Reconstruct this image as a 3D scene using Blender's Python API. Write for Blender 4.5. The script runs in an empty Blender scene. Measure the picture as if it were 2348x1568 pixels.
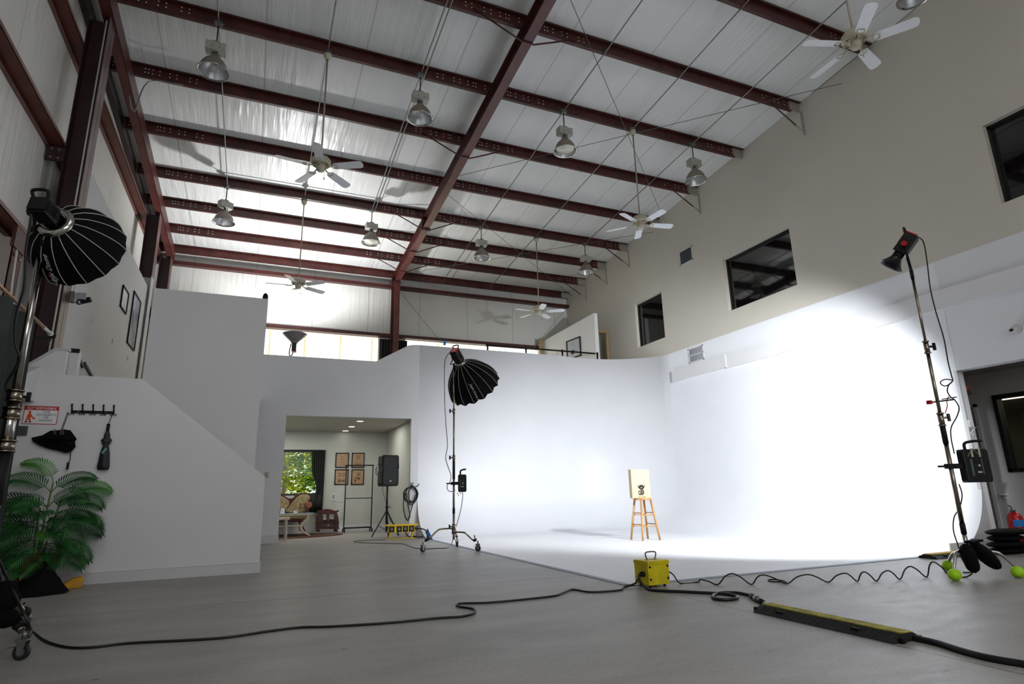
import bpy, math, random
from mathutils import Vector, Matrix
random.seed(7)
C = bpy.context.scene
col = C.collection
PI = math.pi
rad = math.radians

# ---------------------------------------------------------------- camera
F_PX = 1355.7; CX, CY = 1174.0, 784.0
YAW, PITCH, ROLL = 0.408109118, 0.248870196, -0.0236619511
CAM = Vector((0, 0, 0.9))
_cy, _sy = math.cos(YAW), math.sin(YAW)
FW = Vector((_sy*math.cos(PITCH), _cy*math.cos(PITCH), math.sin(PITCH)))
_rt = Vector((_cy, -_sy, 0)); _up = _rt.cross(FW)
RT = _rt*math.cos(ROLL) + _up*math.sin(ROLL)
UP = -_rt*math.sin(ROLL) + _up*math.cos(ROLL)
cd = bpy.data.cameras.new('camera'); cam = bpy.data.objects.new('camera', cd); col.objects.link(cam)
cd.sensor_width = 36; cd.lens = F_PX*36/2348; cd.clip_start = 0.05; cd.clip_end = 300
cam.matrix_world = Matrix(((RT.x, UP.x, -FW.x, CAM.x), (RT.y, UP.y, -FW.y, CAM.y), (RT.z, UP.z, -FW.z, CAM.z), (0, 0, 0, 1)))
C.camera = cam

# surveying helpers: the photo's sight lines cut with planes of the room
def ray(x, y): return RT*((x-CX)/F_PX) - UP*((y-CY)/F_PX) + FW
def onZ(x, y, z=0.0):
    d = ray(x, y); return CAM + d*((z-CAM.z)/d.z)
def onY(x, y, Y):
    d = ray(x, y); return CAM + d*(Y/d.y)
def onX(x, y, X):
    d = ray(x, y); return CAM + d*(X/d.x)
def near(x, y, p):
    return CAM + ray(x, y)*((Vector(p)-CAM).dot(FW))
RB, RS = 8.56, 0.083            # underside of the roof purlins: z = RB - RS*Y
def pz(Y): return RB - RS*Y
def rz_(Y): return RB + 0.2 - RS*Y

# ---------------------------------------------------------------- world, lights, exposure
C.view_settings.view_transform = 'Standard'; C.view_settings.look = 'None'
C.view_settings.gamma = 1; C.view_settings.use_curve_mapping = False
C.view_settings.exposure = 0.0
w = bpy.data.worlds.new('world'); C.world = w; w.use_nodes = True
bg = w.node_tree.nodes['Background']; bg.inputs[0].default_value = (0.94, 0.97, 1.0, 1); bg.inputs[1].default_value = 1.6
def lamp(name, kind, loc, power, color=(1, 1, 1), dirn=None, size=0.1, **kw):
    d = bpy.data.lights.new(name, kind); o = bpy.data.objects.new(name, d); col.objects.link(o)
    d.energy = power; d.color = color
    if kind == 'SUN': d.angle = size
    elif kind in ('SPOT', 'POINT'): d.shadow_soft_size = size
    elif kind == 'AREA': d.size = size
    for k, v in kw.items(): setattr(d, k, v)
    o.location = loc
    if dirn is not None: o.rotation_euler = Vector(dirn).to_track_quat('-Z', 'Y').to_euler()
    return o
lamp('sun', 'SUN', (0, 30, 20), 7.0, (1.0, 0.95, 0.84), (-0.75, 0.35, -0.6), 0.01)
# the bare reflector lamp on the right-hand stand, washing the white cove
lamp('cove_key_light', 'SPOT', (6.37, 4.03, 3.20), 2350, (0.93, 0.965, 1.0), (0.34, 0.86, -0.36), 0.05, spot_size=rad(94), spot_blend=0.7)
# the uplight on the mezzanine, bounced off the insulated roof
lamp('mezzanine_uplight', 'SPOT', (0.66, 14.8, 4.70), 780, (0.98, 0.99, 1.0), (-0.05, 0.10, 1.0), 0.12, spot_size=rad(150), spot_blend=0.6)
# the two dome softboxes
lamp('centre_softbox_light', 'AREA', (3.64, 10.14, 2.75), 30, (1, 1, 1), (0.604, 0.451, -0.657), 0.7, shape='DISK')
lamp('left_softbox_light', 'AREA', (-1.36, 5.24, 2.79), 9, (1, 0.99, 0.97), (0.278, 0.938, -0.209), 0.5, shape='DISK')
# added fill far behind the camera, lifting the surfaces that face it
lamp('front_fill', 'AREA', (3.0, -5.7, 3.2), 270, (0.98, 0.99, 1.0), (0, 1, -0.3), 7.0, shape='RECTANGLE', size_y=4.0)
# added overhead fill behind the camera, brightening the foreground floor
lamp('front_overhead_fill', 'AREA', (3.2, -2.2, 7.6), 150, (1, 0.98, 0.95), (0, 0.3, -1), 5.0)
lamp('side_corridor_fill', 'AREA', (10.25, 3.2, 2.6), 16, (1, 0.97, 0.93), (0, 0, -1), 1.0)  # added fill that lifts the dark side corridor, with no fitting behind it
# ---------------------------------------------------------------- materials
def lin(h):
    h = h.lstrip('#'); v = [int(h[i:i+2], 16)/255 for i in (0, 2, 4)]
    return tuple((c/12.92 if c <= 0.04045 else ((c+0.055)/1.055)**2.4) for c in v) + (1,)
MATS = {}
def mat(key, h='#808080', rough=0.5, metal=0.0, var=0.0, vs=6.0, bump=0.0, bs=60.0, stretch=(1, 1, 1), spec=0.5, emit=None, es=0.0, h2=None, rvar=0.0, coat=0.0):
    if key in MATS: return MATS[key]
    m = bpy.data.materials.new(key); m.use_nodes = True; MATS[key] = m
    nt = m.node_tree; N = nt.nodes; L = nt.links; b = N['Principled BSDF']
    b.inputs['Base Color'].default_value = lin(h); b.inputs['Roughness'].default_value = rough
    b.inputs['Metallic'].default_value = metal; b.inputs['Specular IOR Level'].default_value = spec
    if coat: b.inputs['Coat Weight'].default_value = coat; b.inputs['Coat Roughness'].default_value = 0.08
    if emit:
        b.inputs['Emission Color'].default_value = lin(emit); b.inputs['Emission Strength'].default_value = es
    tc = N.new('ShaderNodeTexCoord'); mp = N.new('ShaderNodeMapping'); mp.inputs['Scale'].default_value = stretch
    L.new(tc.outputs['Object'], mp.inputs['Vector'])
    n = N.new('ShaderNodeTexNoise'); n.inputs['Scale'].default_value = vs; n.inputs['Detail'].default_value = 5
    L.new(mp.outputs[0], n.inputs['Vector'])
    mx = N.new('ShaderNodeMix'); mx.data_type = 'RGBA'
    a = lin(h); k = 1-var if var else 0.96
    mx.inputs['A'].default_value = a
    mx.inputs['B'].default_value = lin(h2) if h2 else (a[0]*k, a[1]*k, a[2]*k, 1)
    r = N.new('ShaderNodeMapRange'); r.inputs['From Min'].default_value = 0.38; r.inputs['From Max'].default_value = 0.62
    L.new(n.outputs['Fac'], r.inputs['Value']); L.new(r.outputs[0], mx.inputs['Factor']); L.new(mx.outputs['Result'], b.inputs['Base Color'])
    if rvar:
        r2 = N.new('ShaderNodeMapRange'); r2.inputs['To Min'].default_value = rough-rvar; r2.inputs['To Max'].default_value = rough+rvar
        L.new(n.outputs['Fac'], r2.inputs['Value']); L.new(r2.outputs[0], b.inputs['Roughness'])
    if bump:
        n2 = N.new('ShaderNodeTexNoise'); n2.inputs['Scale'].default_value = bs; n2.inputs['Detail'].default_value = 4
        L.new(mp.outputs[0], n2.inputs['Vector'])
        bp = N.new('ShaderNodeBump'); bp.inputs['Strength'].default_value = bump; bp.inputs['Distance'].default_value = 0.02
        L.new(n2.outputs['Fac'], bp.inputs['Height']); L.new(bp.outputs[0], b.inputs['Normal'])
    return m

STEEL = mat('oxide_red_steel', '#4b1e19', 0.45, 0.0, 0.3, 4, 0.05, 30, h2='#381410')
STEELD = mat('dark_column_steel', '#33191a', 0.5, 0.0, 0.25, 4)
STEELR = mat('rust_red_steel', '#5b2a20', 0.5, 0, 0.3, 5)
HOLE = mat('bolt_hole_white', '#f4f4f2', 0.5)  # white insulation showing through the bolt holes
WHITE = mat('white_paint', '#d6d6d8', 0.6, 0, 0.03, 1.5, 0.02, 80)
CYC = mat('cyclorama_white', '#e3e5ea', 0.45, 0, 0.03, 1.2)
GREYW = mat('grey_white_paint', '#b9b9bb', 0.6, 0, 0.03, 1.5, 0.02, 80)
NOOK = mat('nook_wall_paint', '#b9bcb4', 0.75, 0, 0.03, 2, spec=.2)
BLACK = mat('matt_black', '#0b0b0c', 0.6, 0, 0.2, 20, spec=.3)
BLKG = mat('gloss_black_plastic', '#0c0d0f', 0.35, 0, 0.1, 20, spec=.35)
BLKF = mat('black_nylon_fabric', '#060608', 0.8, 0, 0.4, 30, 0.3, 200, spec=.15)
CHROME = mat('polished_chrome', '#b9b6b0', 0.16, 1.0, 0.15, 12)
NICKEL = mat('nickel_tube', '#9a8f80', 0.2, 1.0, 0.15, 12)
GALV = mat('galvanised_steel', '#8f9290', 0.38, 0.85, 0.2, 25)
GALVD = mat('dull_zinc', '#6d7170', 0.5, 0.6, 0.2, 25)
BALL = mat('beige_ballast_paint', '#a9a89f', 0.45, 0, 0.08, 15)
REFO = mat('reflector_outer', '#8d8478', 0.55, 0.3, 0.15, 10)
REFI = mat('spun_aluminium', '#d5d7d9', 0.34, 1.0, 0.1, 20)
LENS = mat('frosted_lens', '#d6d3c6', 0.25, 0, 0.05, 20)
FANW = mat('fan_white', '#d8dbe0', 0.35, 0, 0.04, 10)
FANC = mat('fan_cream', '#b5ae98', 0.4, 0, 0.08, 10)
RED = mat('red_anodised', '#b4121a', 0.3, 0.2, 0.1, 20)
YELL = mat('yellow_enamel', '#dccb0c', 0.38, 0, 0.12, 8, h2='#c5b30e')
YELP = mat('yellow_plastic', '#e0bd05', 0.4, 0, 0.1, 8)
YELT = mat('worn_yellow_rubber', '#a39a25', 0.6, 0, 0.35, 14, h2='#76702a')
RUBB = mat('black_rubber', '#151619', 0.6, 0, 0.3, 25, 0.2, 80)
CABLE = mat('black_cable', '#0c0d0f', 0.45, 0, 0.2, 20)
LIME = mat('lime_green', '#a8e010', 0.6, 0, 0.1, 20)
BTAPE = mat('blue_tape', '#1f7fd0', 0.6, 0, 0.15, 20)
PINE = mat('pine_wood', '#c99a5f', 0.45, 0, 0.25, 6, 0.05, 40, (1, 1, 0.15), h2='#b17f47')
BOARD = mat('pale_birch', '#dcc39a', 0.55, 0, 0.08, 8, stretch=(6, 1, .5))
INK = mat('black_ink', '#101012', 0.6)
CREAM = mat('beige_wall_paint', '#97928a', 0.62, 0, 0.05, 0.9, 0.02, 60)
WOODR = mat('mahogany', '#4e170e', 0.35, 0, 0.4, 8, spec=.3, h2='#2c0a07', stretch=(1, 1, .3))
LEAF = mat('palm_leaf', '#1a5a1c', 0.5, 0, 0.5, 9, h2='#0a3414', spec=.3)
LEAF2 = mat('palm_leaf_light', '#3c7f22', 0.4, 0, 0.4, 9)
STEM = mat('palm_stem', '#5d6b1e', 0.5, 0, 0.3, 14)
WIN_GLOW = mat('sunlit_translucent_panel', '#fffbe6', 0.6, emit='#fffce6', es=1.7)
DGLASS = mat('dark_room_glass', '#0b0c0d', 0.04, 0, 0.1, 3, spec=0.9)
GREYB = mat('dull_grey_box', '#3d4a48', 0.5, 0, 0.2, 20)
GOLD = mat('brass', '#c79a3c', 0.25, 1.0, 0.1, 20)
TRIMW = mat('trim_white', '#c7c7c8', 0.5, 0, 0.04, 4)
WINB = mat('window_black_frame', '#0c0c0d', 0.4)
PVC = mat('white_cable', '#b5b5b2', 0.5)

def special(key): 
    m = bpy.data.materials.new(key); m.use_nodes = True; MATS[key] = m
    return m, m.node_tree, m.node_tree.nodes['Principled BSDF']
def nd(nt, t, **kw):
    n = nt.nodes.new(t)
    for k, v in kw.items():
        if k in n.inputs: n.inputs[k].default_value = v
        else: setattr(n, k, v)
    return n
def mth(nt, op, a, b=None, c=None):
    n = nt.nodes.new('ShaderNodeMath'); n.operation = op
    for i, x in enumerate((a, b, c)):
        if x is None: continue
        if isinstance(x, (int, float)): n.inputs[i].default_value = x
        else: nt.links.new(x, n.inputs[i])
    return n.outputs[0]

def insulation(key, hexc, scale3, seam_axis, seam_step, rough=0.36):
    m, nt, b = special(key); L = nt.links
    tc = nd(nt, 'ShaderNodeTexCoord'); mp = nd(nt, 'ShaderNodeMapping'); mp.inputs['Scale'].default_value = scale3
    L.new(tc.outputs['Object'], mp.inputs['Vector'])
    n1 = nd(nt, 'ShaderNodeTexNoise', Scale=9.0, Detail=3.0); n2 = nd(nt, 'ShaderNodeTexNoise', Scale=1.1, Detail=2.0)
    L.new(mp.outputs[0], n1.inputs['Vector']); L.new(tc.outputs['Object'], n2.inputs['Vector'])
    wr = mth(nt, 'MULTIPLY', n1.outputs['Fac'], mth(nt, 'POWER', n2.outputs['Fac'], 2.0))
    sep = nd(nt, 'ShaderNodeSeparateXYZ'); L.new(tc.outputs['Object'], sep.inputs[0])
    s = mth(nt, 'ABSOLUTE', mth(nt, 'SUBTRACT', mth(nt, 'FRACT', mth(nt, 'DIVIDE', mth(nt, 'ADD', sep.outputs[seam_axis], 0.35), seam_step)), 0.5))
    seam = mth(nt, 'GREATER_THAN', s, 0.4935)
    h = mth(nt, 'SUBTRACT', mth(nt, 'MULTIPLY', wr, 3.0), mth(nt, 'MULTIPLY', seam, 0.5))
    bp = nd(nt, 'ShaderNodeBump', Strength=0.8, Distance=0.03); L.new(h, bp.inputs['Height']); L.new(bp.outputs[0], b.inputs['Normal'])
    mx = nd(nt, 'ShaderNodeMix', data_type='RGBA'); a = lin(hexc); mx.inputs['A'].default_value = a; mx.inputs['B'].default_value = (a[0]*.62, a[1]*.62, a[2]*.6, 1)
    L.new(mth(nt, 'MULTIPLY', seam, 0.8), mx.inputs['Factor']); L.new(mx.outputs['Result'], b.inputs['Base Color'])
    b.inputs['Roughness'].default_value = rough
    return m
ROOFM = insulation('roof_insulation_vinyl', '#cfd0cf', (1.0, 0.09, 0.2), 0, 1.53)
WALLB = insulation('back_wall_insulation_vinyl', '#d0d0cc', (1.0, 1, 0.05), 0, 1.53, 0.45)
WALLL = insulation('left_wall_insulation_vinyl', '#cfcdc8', (1, 1.0, 0.06), 1, 1.53, 0.45)

def concrete():
    m, nt, b = special('polished_concrete'); L = nt.links
    tc = nd(nt, 'ShaderNodeTexCoord'); mp = nd(nt, 'ShaderNodeMapping'); mp.inputs['Scale'].default_value = (0.7, 1.8, 1); mp.inputs['Rotation'].default_value = (0, 0, 0.2)
    L.new(tc.outputs['Object'], mp.inputs['Vector'])
    n1 = nd(nt, 'ShaderNodeTexNoise', Scale=1.2, Detail=9.0, Roughness=0.62); n2 = nd(nt, 'ShaderNodeTexNoise', Scale=42.0, Detail=3.0); n3 = nd(nt, 'ShaderNodeTexNoise', Scale=5.0, Detail=8.0, Roughness=0.75)
    L.new(mp.outputs[0], n1.inputs['Vector']); L.new(tc.outputs['Object'], n2.inputs['Vector']); L.new(mp.outputs[0], n3.inputs['Vector'])
    f = mth(nt, 'ADD', mth(nt, 'MULTIPLY', n1.outputs['Fac'], 0.5), mth(nt, 'ADD', mth(nt, 'MULTIPLY', n2.outputs['Fac'], 0.28), mth(nt, 'MULTIPLY', n3.outputs['Fac'], 0.22)))
    cr = nd(nt, 'ShaderNodeValToRGB'); cr.color_ramp.elements[0].position = 0.3; cr.color_ramp.elements[0].color = lin('#7a7773')
    cr.color_ramp.elements[1].position = 0.7; cr.color_ramp.elements[1].color = lin('#a6a39e'); L.new(f, cr.inputs[0])
    sep = nd(nt, 'ShaderNodeSeparateXYZ'); L.new(tc.outputs['Object'], sep.inputs[0]); x, y = sep.outputs[0], sep.outputs[1]
    j1 = mth(nt, 'MULTIPLY', mth(nt, 'LESS_THAN', mth(nt, 'ABSOLUTE', mth(nt, 'SUBTRACT', x, 3.46)), 0.0045), mth(nt, 'LESS_THAN', y, 5.2))
    yy = mth(nt, 'ADD', y, mth(nt, 'MULTIPLY', x, 0.05))
    j2 = mth(nt, 'LESS_THAN', mth(nt, 'ABSOLUTE', mth(nt, 'SUBTRACT', yy, 6.22)), 0.0055)
    j3 = mth(nt, 'LESS_THAN', mth(nt, 'ABSOLUTE', mth(nt, 'SUBTRACT', yy, 13.75)), 0.01)
    j = mth(nt, 'MAXIMUM', j1, mth(nt, 'MAXIMUM', j2, j3))
    mx = nd(nt, 'ShaderNodeMix', data_type='RGBA'); L.new(j, mx.inputs['Factor']); L.new(cr.outputs[0], mx.inputs['A']); mx.inputs['B'].default_value = lin('#1d1b19')
    v = nd(nt, 'ShaderNodeTexVoronoi', Scale=2.3); L.new(tc.outputs['Object'], v.inputs['Vector'])
    sp = mth(nt, 'LESS_THAN', v.outputs['Distance'], 0.03)
    mx2 = nd(nt, 'ShaderNodeMix', data_type='RGBA'); L.new(mth(nt, 'MULTIPLY', sp, 0.7), mx2.inputs['Factor']); L.new(mx.outputs['Result'], mx2.inputs['A']); mx2.inputs['B'].default_value = lin('#252321')
    L.new(mx2.outputs['Result'], b.inputs['Base Color'])
    rr = nd(nt, 'ShaderNodeMapRange'); L.new(n3.outputs['Fac'], rr.inputs['Value']); rr.inputs['From Min'].default_value = .3; rr.inputs['From Max'].default_value = .7
    rr.inputs['To Min'].default_value = 0.34; rr.inputs['To Max'].default_value = 0.48; L.new(rr.outputs[0], b.inputs['Roughness'])
    b.inputs['Specular IOR Level'].default_value = 0.15
    bp = nd(nt, 'ShaderNodeBump', Strength=0.12, Distance=0.004); L.new(n3.outputs['Fac'], bp.inputs['Height']); L.new(bp.outputs[0], b.inputs['Normal'])
    return m
CONC = concrete()

def two_tone():
    m, nt, b = special('beige_over_white_wall'); L = nt.links
    tc = nd(nt, 'ShaderNodeTexCoord'); sep = nd(nt, 'ShaderNodeSeparateXYZ'); L.new(tc.outputs['Object'], sep.inputs[0])
    f = mth(nt, 'GREATER_THAN', sep.outputs[2], 4.155)
    n = nd(nt, 'ShaderNodeTexNoise', Scale=0.7, Detail=4.0); L.new(tc.outputs['Object'], n.inputs['Vector'])
    cr = nd(nt, 'ShaderNodeMix', data_type='RGBA'); L.new(n.outputs['Fac'], cr.inputs['Factor']); cr.inputs['A'].default_value = lin('#bdb8ad'); cr.inputs['B'].default_value = lin('#cbc6bb')
    mx = nd(nt, 'ShaderNodeMix', data_type='RGBA'); L.new(f, mx.inputs['Factor']); mx.inputs['A'].default_value = lin('#d8dadf'); L.new(cr.outputs['Result'], mx.inputs['B'])
    L.new(mx.outputs['Result'], b.inputs['Base Color']); b.inputs['Roughness'].default_value = 0.55
    return m
RIGHTW = two_tone()

def glass(key, tint='#ffffff', gl=0.12):
    m = bpy.data.materials.new(key); m.use_nodes = True; nt = m.node_tree; nt.nodes.remove(nt.nodes['Principled BSDF'])
    t = nd(nt, 'ShaderNodeBsdfTransparent', Color=lin(tint)); g = nd(nt, 'ShaderNodeBsdfGlossy', Roughness=0.02)
    x = nd(nt, 'ShaderNodeMixShader', Fac=gl); nt.links.new(t.outputs[0], x.inputs[1]); nt.links.new(g.outputs[0], x.inputs[2])
    nt.links.new(x.outputs[0], nt.nodes['Material Output'].inputs[0]); return m
CLEAR = glass('clear_glass', '#f6fff8', 0.012)
TINT = glass('tinted_glass', '#c6c6c0', 0.08)

def pattern(key, cols, scale, rough=0.7, kind='voronoi'):
    m, nt, b = special(key); tc = nd(nt, 'ShaderNodeTexCoord')
    n = nd(nt, 'ShaderNodeTexNoise', Scale=scale, Detail=3.0, Distortion=2.5) if kind == 'noise' else nd(nt, 'ShaderNodeTexVoronoi', Scale=scale)
    nt.links.new(tc.outputs['Object'], n.inputs['Vector'])
    cr = nd(nt, 'ShaderNodeValToRGB'); e = cr.color_ramp.elements; cr.color_ramp.interpolation = 'CONSTANT' if kind == 'noise' else 'LINEAR'
    e[0].position = 0; e[0].color = lin(cols[0]); e[1].position = 1; e[1].color = lin(cols[-1])
    for i, cc in enumerate(cols[1:-1]):
        q = e.new(0.36+0.28*(i+0.5)/max(1, len(cols)-2)); q.color = lin(cc)
    nt.links.new(n.outputs[0], cr.inputs[0]); nt.links.new(cr.outputs[0], b.inputs['Base Color']); b.inputs['Roughness'].default_value = rough
    return m
FLORAL = pattern('gold_floral_upholstery', ['#4b3c22', '#6f5e3a', '#b5a57c', '#54441f', '#998759', '#3f321b'], 17, 0.6, 'noise')
RUGM = pattern('persian_rug', ['#2a070a', '#431010', '#6d5836', '#1c0607', '#4a1212', '#75603c'], 14, 0.9, 'noise')
CURT = mat('dark_green_velvet', '#0f1713', 0.8, 0, 0.4, 10)
CREAML = mat('cream_lacquer', '#cfc3ab', 0.4, 0, 0.1, 10)

def wicker():
    m, nt, b = special('woven_wicker'); tc = nd(nt, 'ShaderNodeTexCoord')
    br = nd(nt, 'ShaderNodeTexBrick', Scale=26.0); mp = nd(nt, 'ShaderNodeMapping'); mp.inputs['Rotation'].default_value = (PI/2, 0, 0)
    nt.links.new(tc.outputs['Object'], mp.inputs['Vector']); nt.links.new(mp.outputs[0], br.inputs['Vector'])
    br.inputs['Color1'].default_value = lin('#7a431b'); br.inputs['Color2'].default_value = lin('#a4622c'); br.inputs['Mortar'].default_value = lin('#1c0d06')
    br.inputs['Mortar Size'].default_value = 0.03; br.inputs['Brick Width'].default_value = 0.6; br.inputs['Row Height'].default_value = 0.28
    nt.links.new(br.outputs['Color'], b.inputs['Base Color'])
    bp = nd(nt, 'ShaderNodeBump', Strength=0.8, Distance=0.01); nt.links.new(br.outputs['Fac'], bp.inputs['Height']); bp.invert = True; nt.links.new(bp.outputs[0], b.inputs['Normal'])
    b.inputs['Roughness'].default_value = 0.5; return m
WICK = wicker()

# ---------------------------------------------------------------- mesh builder
class MB:
    def __init__(s): s.v = []; s.f = []; s.m = []; s.s = []
    def add(s, vs, fs, mi=0, smooth=False):
        o = len(s.v); s.v += [Vector(p) for p in vs]
        for f in fs: s.f.append(tuple(i+o for i in f)); s.m.append(mi); s.s.append(smooth)
        return s
    def bx(s, x0, x1, y0, y1, z0, z1, mi=0, M=None):
        v = [Vector((x, y, z)) for z in (z0, z1) for y in (y0, y1) for x in (x0, x1)]
        if M is not None: v = [M @ p for p in v]
        return s.add(v, [(0, 2, 3, 1), (4, 5, 7, 6), (0, 1, 5, 4), (2, 6, 7, 3), (0, 4, 6, 2), (1, 3, 7, 5)], mi)
    def box(s, c, d, mi=0, M=None):
        c = Vector(c); v = []
        R = M if M is not None else Matrix.Identity(3)
        for z in (-.5, .5):
            for y in (-.5, .5):
                for x in (-.5, .5): v.append(c + R @ Vector((x*d[0], y*d[1], z*d[2])))
        return s.add(v, [(0, 2, 3, 1), (4, 5, 7, 6), (0, 1, 5, 4), (2, 6, 7, 3), (0, 4, 6, 2), (1, 3, 7, 5)], mi)
    def bar(s, p0, p1, w, h, mi=0, up=(0, 0, 1)):
        p0 = Vector(p0); p1 = Vector(p1); d = (p1-p0).normalized(); u = Vector(up)
        if abs(d.dot(u)) > .98: u = Vector((0, 1, 0))
        x = d.cross(u).normalized(); y = x.cross(d)
        R = Matrix((x, d, y)).transposed()
        return s.box((p0+p1)/2, (w, (p1-p0).length, h), mi, R)
    def tube(s, pts, r, n=8, mi=0, cap=True, closed=False):
        pts = [Vector(p) for p in pts]; k = len(pts)
        rs = r if isinstance(r, (list, tuple)) else [r]*k
        t0 = (pts[1]-pts[0]).normalized(); a = Vector((0, 0, 1)) if abs(t0.z) < .9 else Vector((1, 0, 0))
        nrm = t0.cross(a).normalized(); vs = []
        for i in range(k):
            if closed: t = (pts[(i+1) % k]-pts[i-1])
            else: t = (pts[min(i+1, k-1)]-pts[max(i-1, 0)])
            t = t.normalized() if t.length > 1e-9 else t0
            nrm = (nrm - t*nrm.dot(t)).normalized(); bn = t.cross(nrm)
            for j in range(n):
                q = 2*PI*j/n; vs.append(pts[i] + (nrm*math.cos(q)+bn*math.sin(q))*rs[i])
        fs = [(i*n+j, i*n+(j+1) % n, (i+1)*n+(j+1) % n, (i+1)*n+j) for i in range(k-1) for j in range(n)]
        if closed: fs += [((k-1)*n+j, (k-1)*n+(j+1) % n, (j+1) % n, j) for j in range(n)]
        s.add(vs, fs, mi, n > 5)
        if cap and not closed: s.add(vs[:n], [tuple(range(n))[::-1]], mi); s.add(vs[-n:], [tuple(range(n))], mi)
        return s
    def cyl(s, p0, p1, r0, r1=None, n=14, mi=0, cap=True):
        return s.tube([p0, p1], [r0, r0 if r1 is None else r1], n, mi, cap)
    def lathe(s, prof, c=(0, 0, 0), M=None, n=24, mi=0, smooth=True, a0=0, a1=2*PI):
        c = Vector(c); R = M if M is not None else Matrix.Identity(3); vs = []; full = abs(a1-a0-2*PI) < 1e-6
        k = n if full else n+1
        for (r, z) in prof:
            for j in range(k):
                q = a0+(a1-a0)*j/n; vs.append(c + R @ Vector((r*math.cos(q), r*math.sin(q), z)))
        fs = [(i*k+j, i*k+(j+1) % k, (i+1)*k+(j+1) % k, (i+1)*k+j) for i in range(len(prof)-1) for j in range(n)]
        return s.add(vs, fs, mi, smooth)
    def sph(s, c, r, nu=14, nv=9, mi=0, M=None, pw=1.0):
        if not isinstance(r, (tuple, list)): r = (r, r, r)
        c = Vector(c); R = M if M is not None else Matrix.Identity(3); vs = []
        sg = lambda x: (abs(x)**pw)*(1 if x >= 0 else -1)
        for i in range(nv+1):
            a = PI*i/nv - PI/2
            for j in range(nu):
                q = 2*PI*j/nu
                vs.append(c + R @ Vector((r[0]*sg(math.cos(a))*sg(math.cos(q)), r[1]*sg(math.cos(a))*sg(math.sin(q)), r[2]*sg(math.sin(a)))))
        return s.add(vs, [(i*nu+j, i*nu+(j+1) % nu, (i+1)*nu+(j+1) % nu, (i+1)*nu+j) for i in range(nv) for j in range(nu)], mi, True)
    def prism(s, poly, f0, f1, mi=0):
        # poly: 2D points; f0,f1: functions mapping (a,b) to 3D on either side
        n = len(poly); a = [Vector(f0(*p)) for p in poly]; b = [Vector(f1(*p)) for p in poly]
        return s.add(a+b, [tuple(range(n))[::-1], tuple(range(n, 2*n))] + [(i, (i+1) % n, n+(i+1) % n, n+i) for i in range(n)], mi)
    def build(s, name, mats, parent=None, W=False, bevel=0.0, sub=0):
        me = bpy.data.meshes.new(name); vs = s.v
        if W and parent is not None:
            Mi = (Matrix.Translation(parent.location) @ parent.rotation_euler.to_matrix().to_4x4()).inverted()
            vs = [Mi @ p for p in vs]
        me.from_pydata([tuple(p) for p in vs], [], s.f)
        for m in (mats if isinstance(mats, (list, tuple)) else [mats]): me.materials.append(m)
        me.polygons.foreach_set('material_index', s.m); me.polygons.foreach_set('use_smooth', s.s); me.update()
        import bmesh
        b = bmesh.new(); b.from_mesh(me); bmesh.ops.remove_doubles(b, verts=b.verts, dist=1e-5); bmesh.ops.recalc_face_normals(b, faces=b.faces); b.to_mesh(me); b.free()
        o = bpy.data.objects.new(name, me); col.objects.link(o)
        if parent is not None: o.parent = parent
        if bevel:
            m = o.modifiers.new('bevel', 'BEVEL'); m.width = bevel; m.segments = 2; m.limit_method = 'ANGLE'
        return o
def tag(o, label=None, cat=None, group=None, kind=None):
    if label: o['label'] = label
    if cat: o['category'] = cat
    if group: o['group'] = group
    if kind: o['kind'] = kind
    return o
def thing(name, label, cat, loc=(0, 0, 0), rz=0.0, group=None):
    o = bpy.data.objects.new(name, None); col.objects.link(o); o.location = loc; o.rotation_euler = (0, 0, rz); o.empty_display_size = 0.1
    return tag(o, label, cat, group)
def struct(name, mb, m, label=None, bevel=0.0):
    o = mb.build(name, m, bevel=bevel); tag(o, label, None, None, 'structure'); return o
def copy_tree(o, parent=None):
    c = o.copy(); col.objects.link(c); c.parent = parent
    for ch in [x for x in bpy.data.objects if x.parent == o]: copy_tree(ch, c)
    return c
def axes(z, up=(0, 0, 1)):
    z = Vector(z).normalized(); u = Vector(up)
    if abs(z.dot(u)) > .98: u = Vector((0, 1, 0))
    x = u.cross(z).normalized(); y = z.cross(x)
    return Matrix((x, y, z)).transposed()
def text(name, body, size, m, parent, loc, R, shear=0.0, ext=0.001, sx=1.0, align='CENTER'):
    c = bpy.data.curves.new(name, 'FONT'); c.body = body; c.size = size; c.extrude = ext; c.shear = shear; c.align_x = align; c.align_y = 'CENTER'; c.resolution_u = 3
    t = bpy.data.objects.new(name+'_c', c); col.objects.link(t); bpy.context.view_layer.update()
    me = bpy.data.meshes.new_from_object(t.evaluated_get(bpy.context.evaluated_depsgraph_get()))
    bpy.data.objects.remove(t); bpy.data.curves.remove(c)
    T = Matrix.Translation(Vector(loc)) @ R.to_4x4() @ Matrix.Diagonal((sx, 1, 1, 1)); me.transform(T)
    me.materials.clear(); me.materials.append(m); me.name = name
    o = bpy.data.objects.new(name, me); col.objects.link(o); o.parent = parent; return o
def smooth_pts(pts, k=6, closed=False):
    pts = [Vector(p) for p in pts]; out = []; n = len(pts)
    rng = range(n) if closed else range(n-1)
    for i in rng:
        p0 = pts[(i-1) % n] if closed else pts[max(i-1, 0)]; p1 = pts[i]; p2 = pts[(i+1) % n]; p3 = pts[(i+2) % n] if closed else pts[min(i+2, n-1)]
        for j in range(k):
            t = j/k; out.append(0.5*((2*p1)+(-p0+p2)*t+(2*p0-5*p1+4*p2-p3)*t*t+(-p0+3*p1-3*p2+p3)*t**3))
    if not closed: out.append(pts[-1])
    return out
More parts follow.
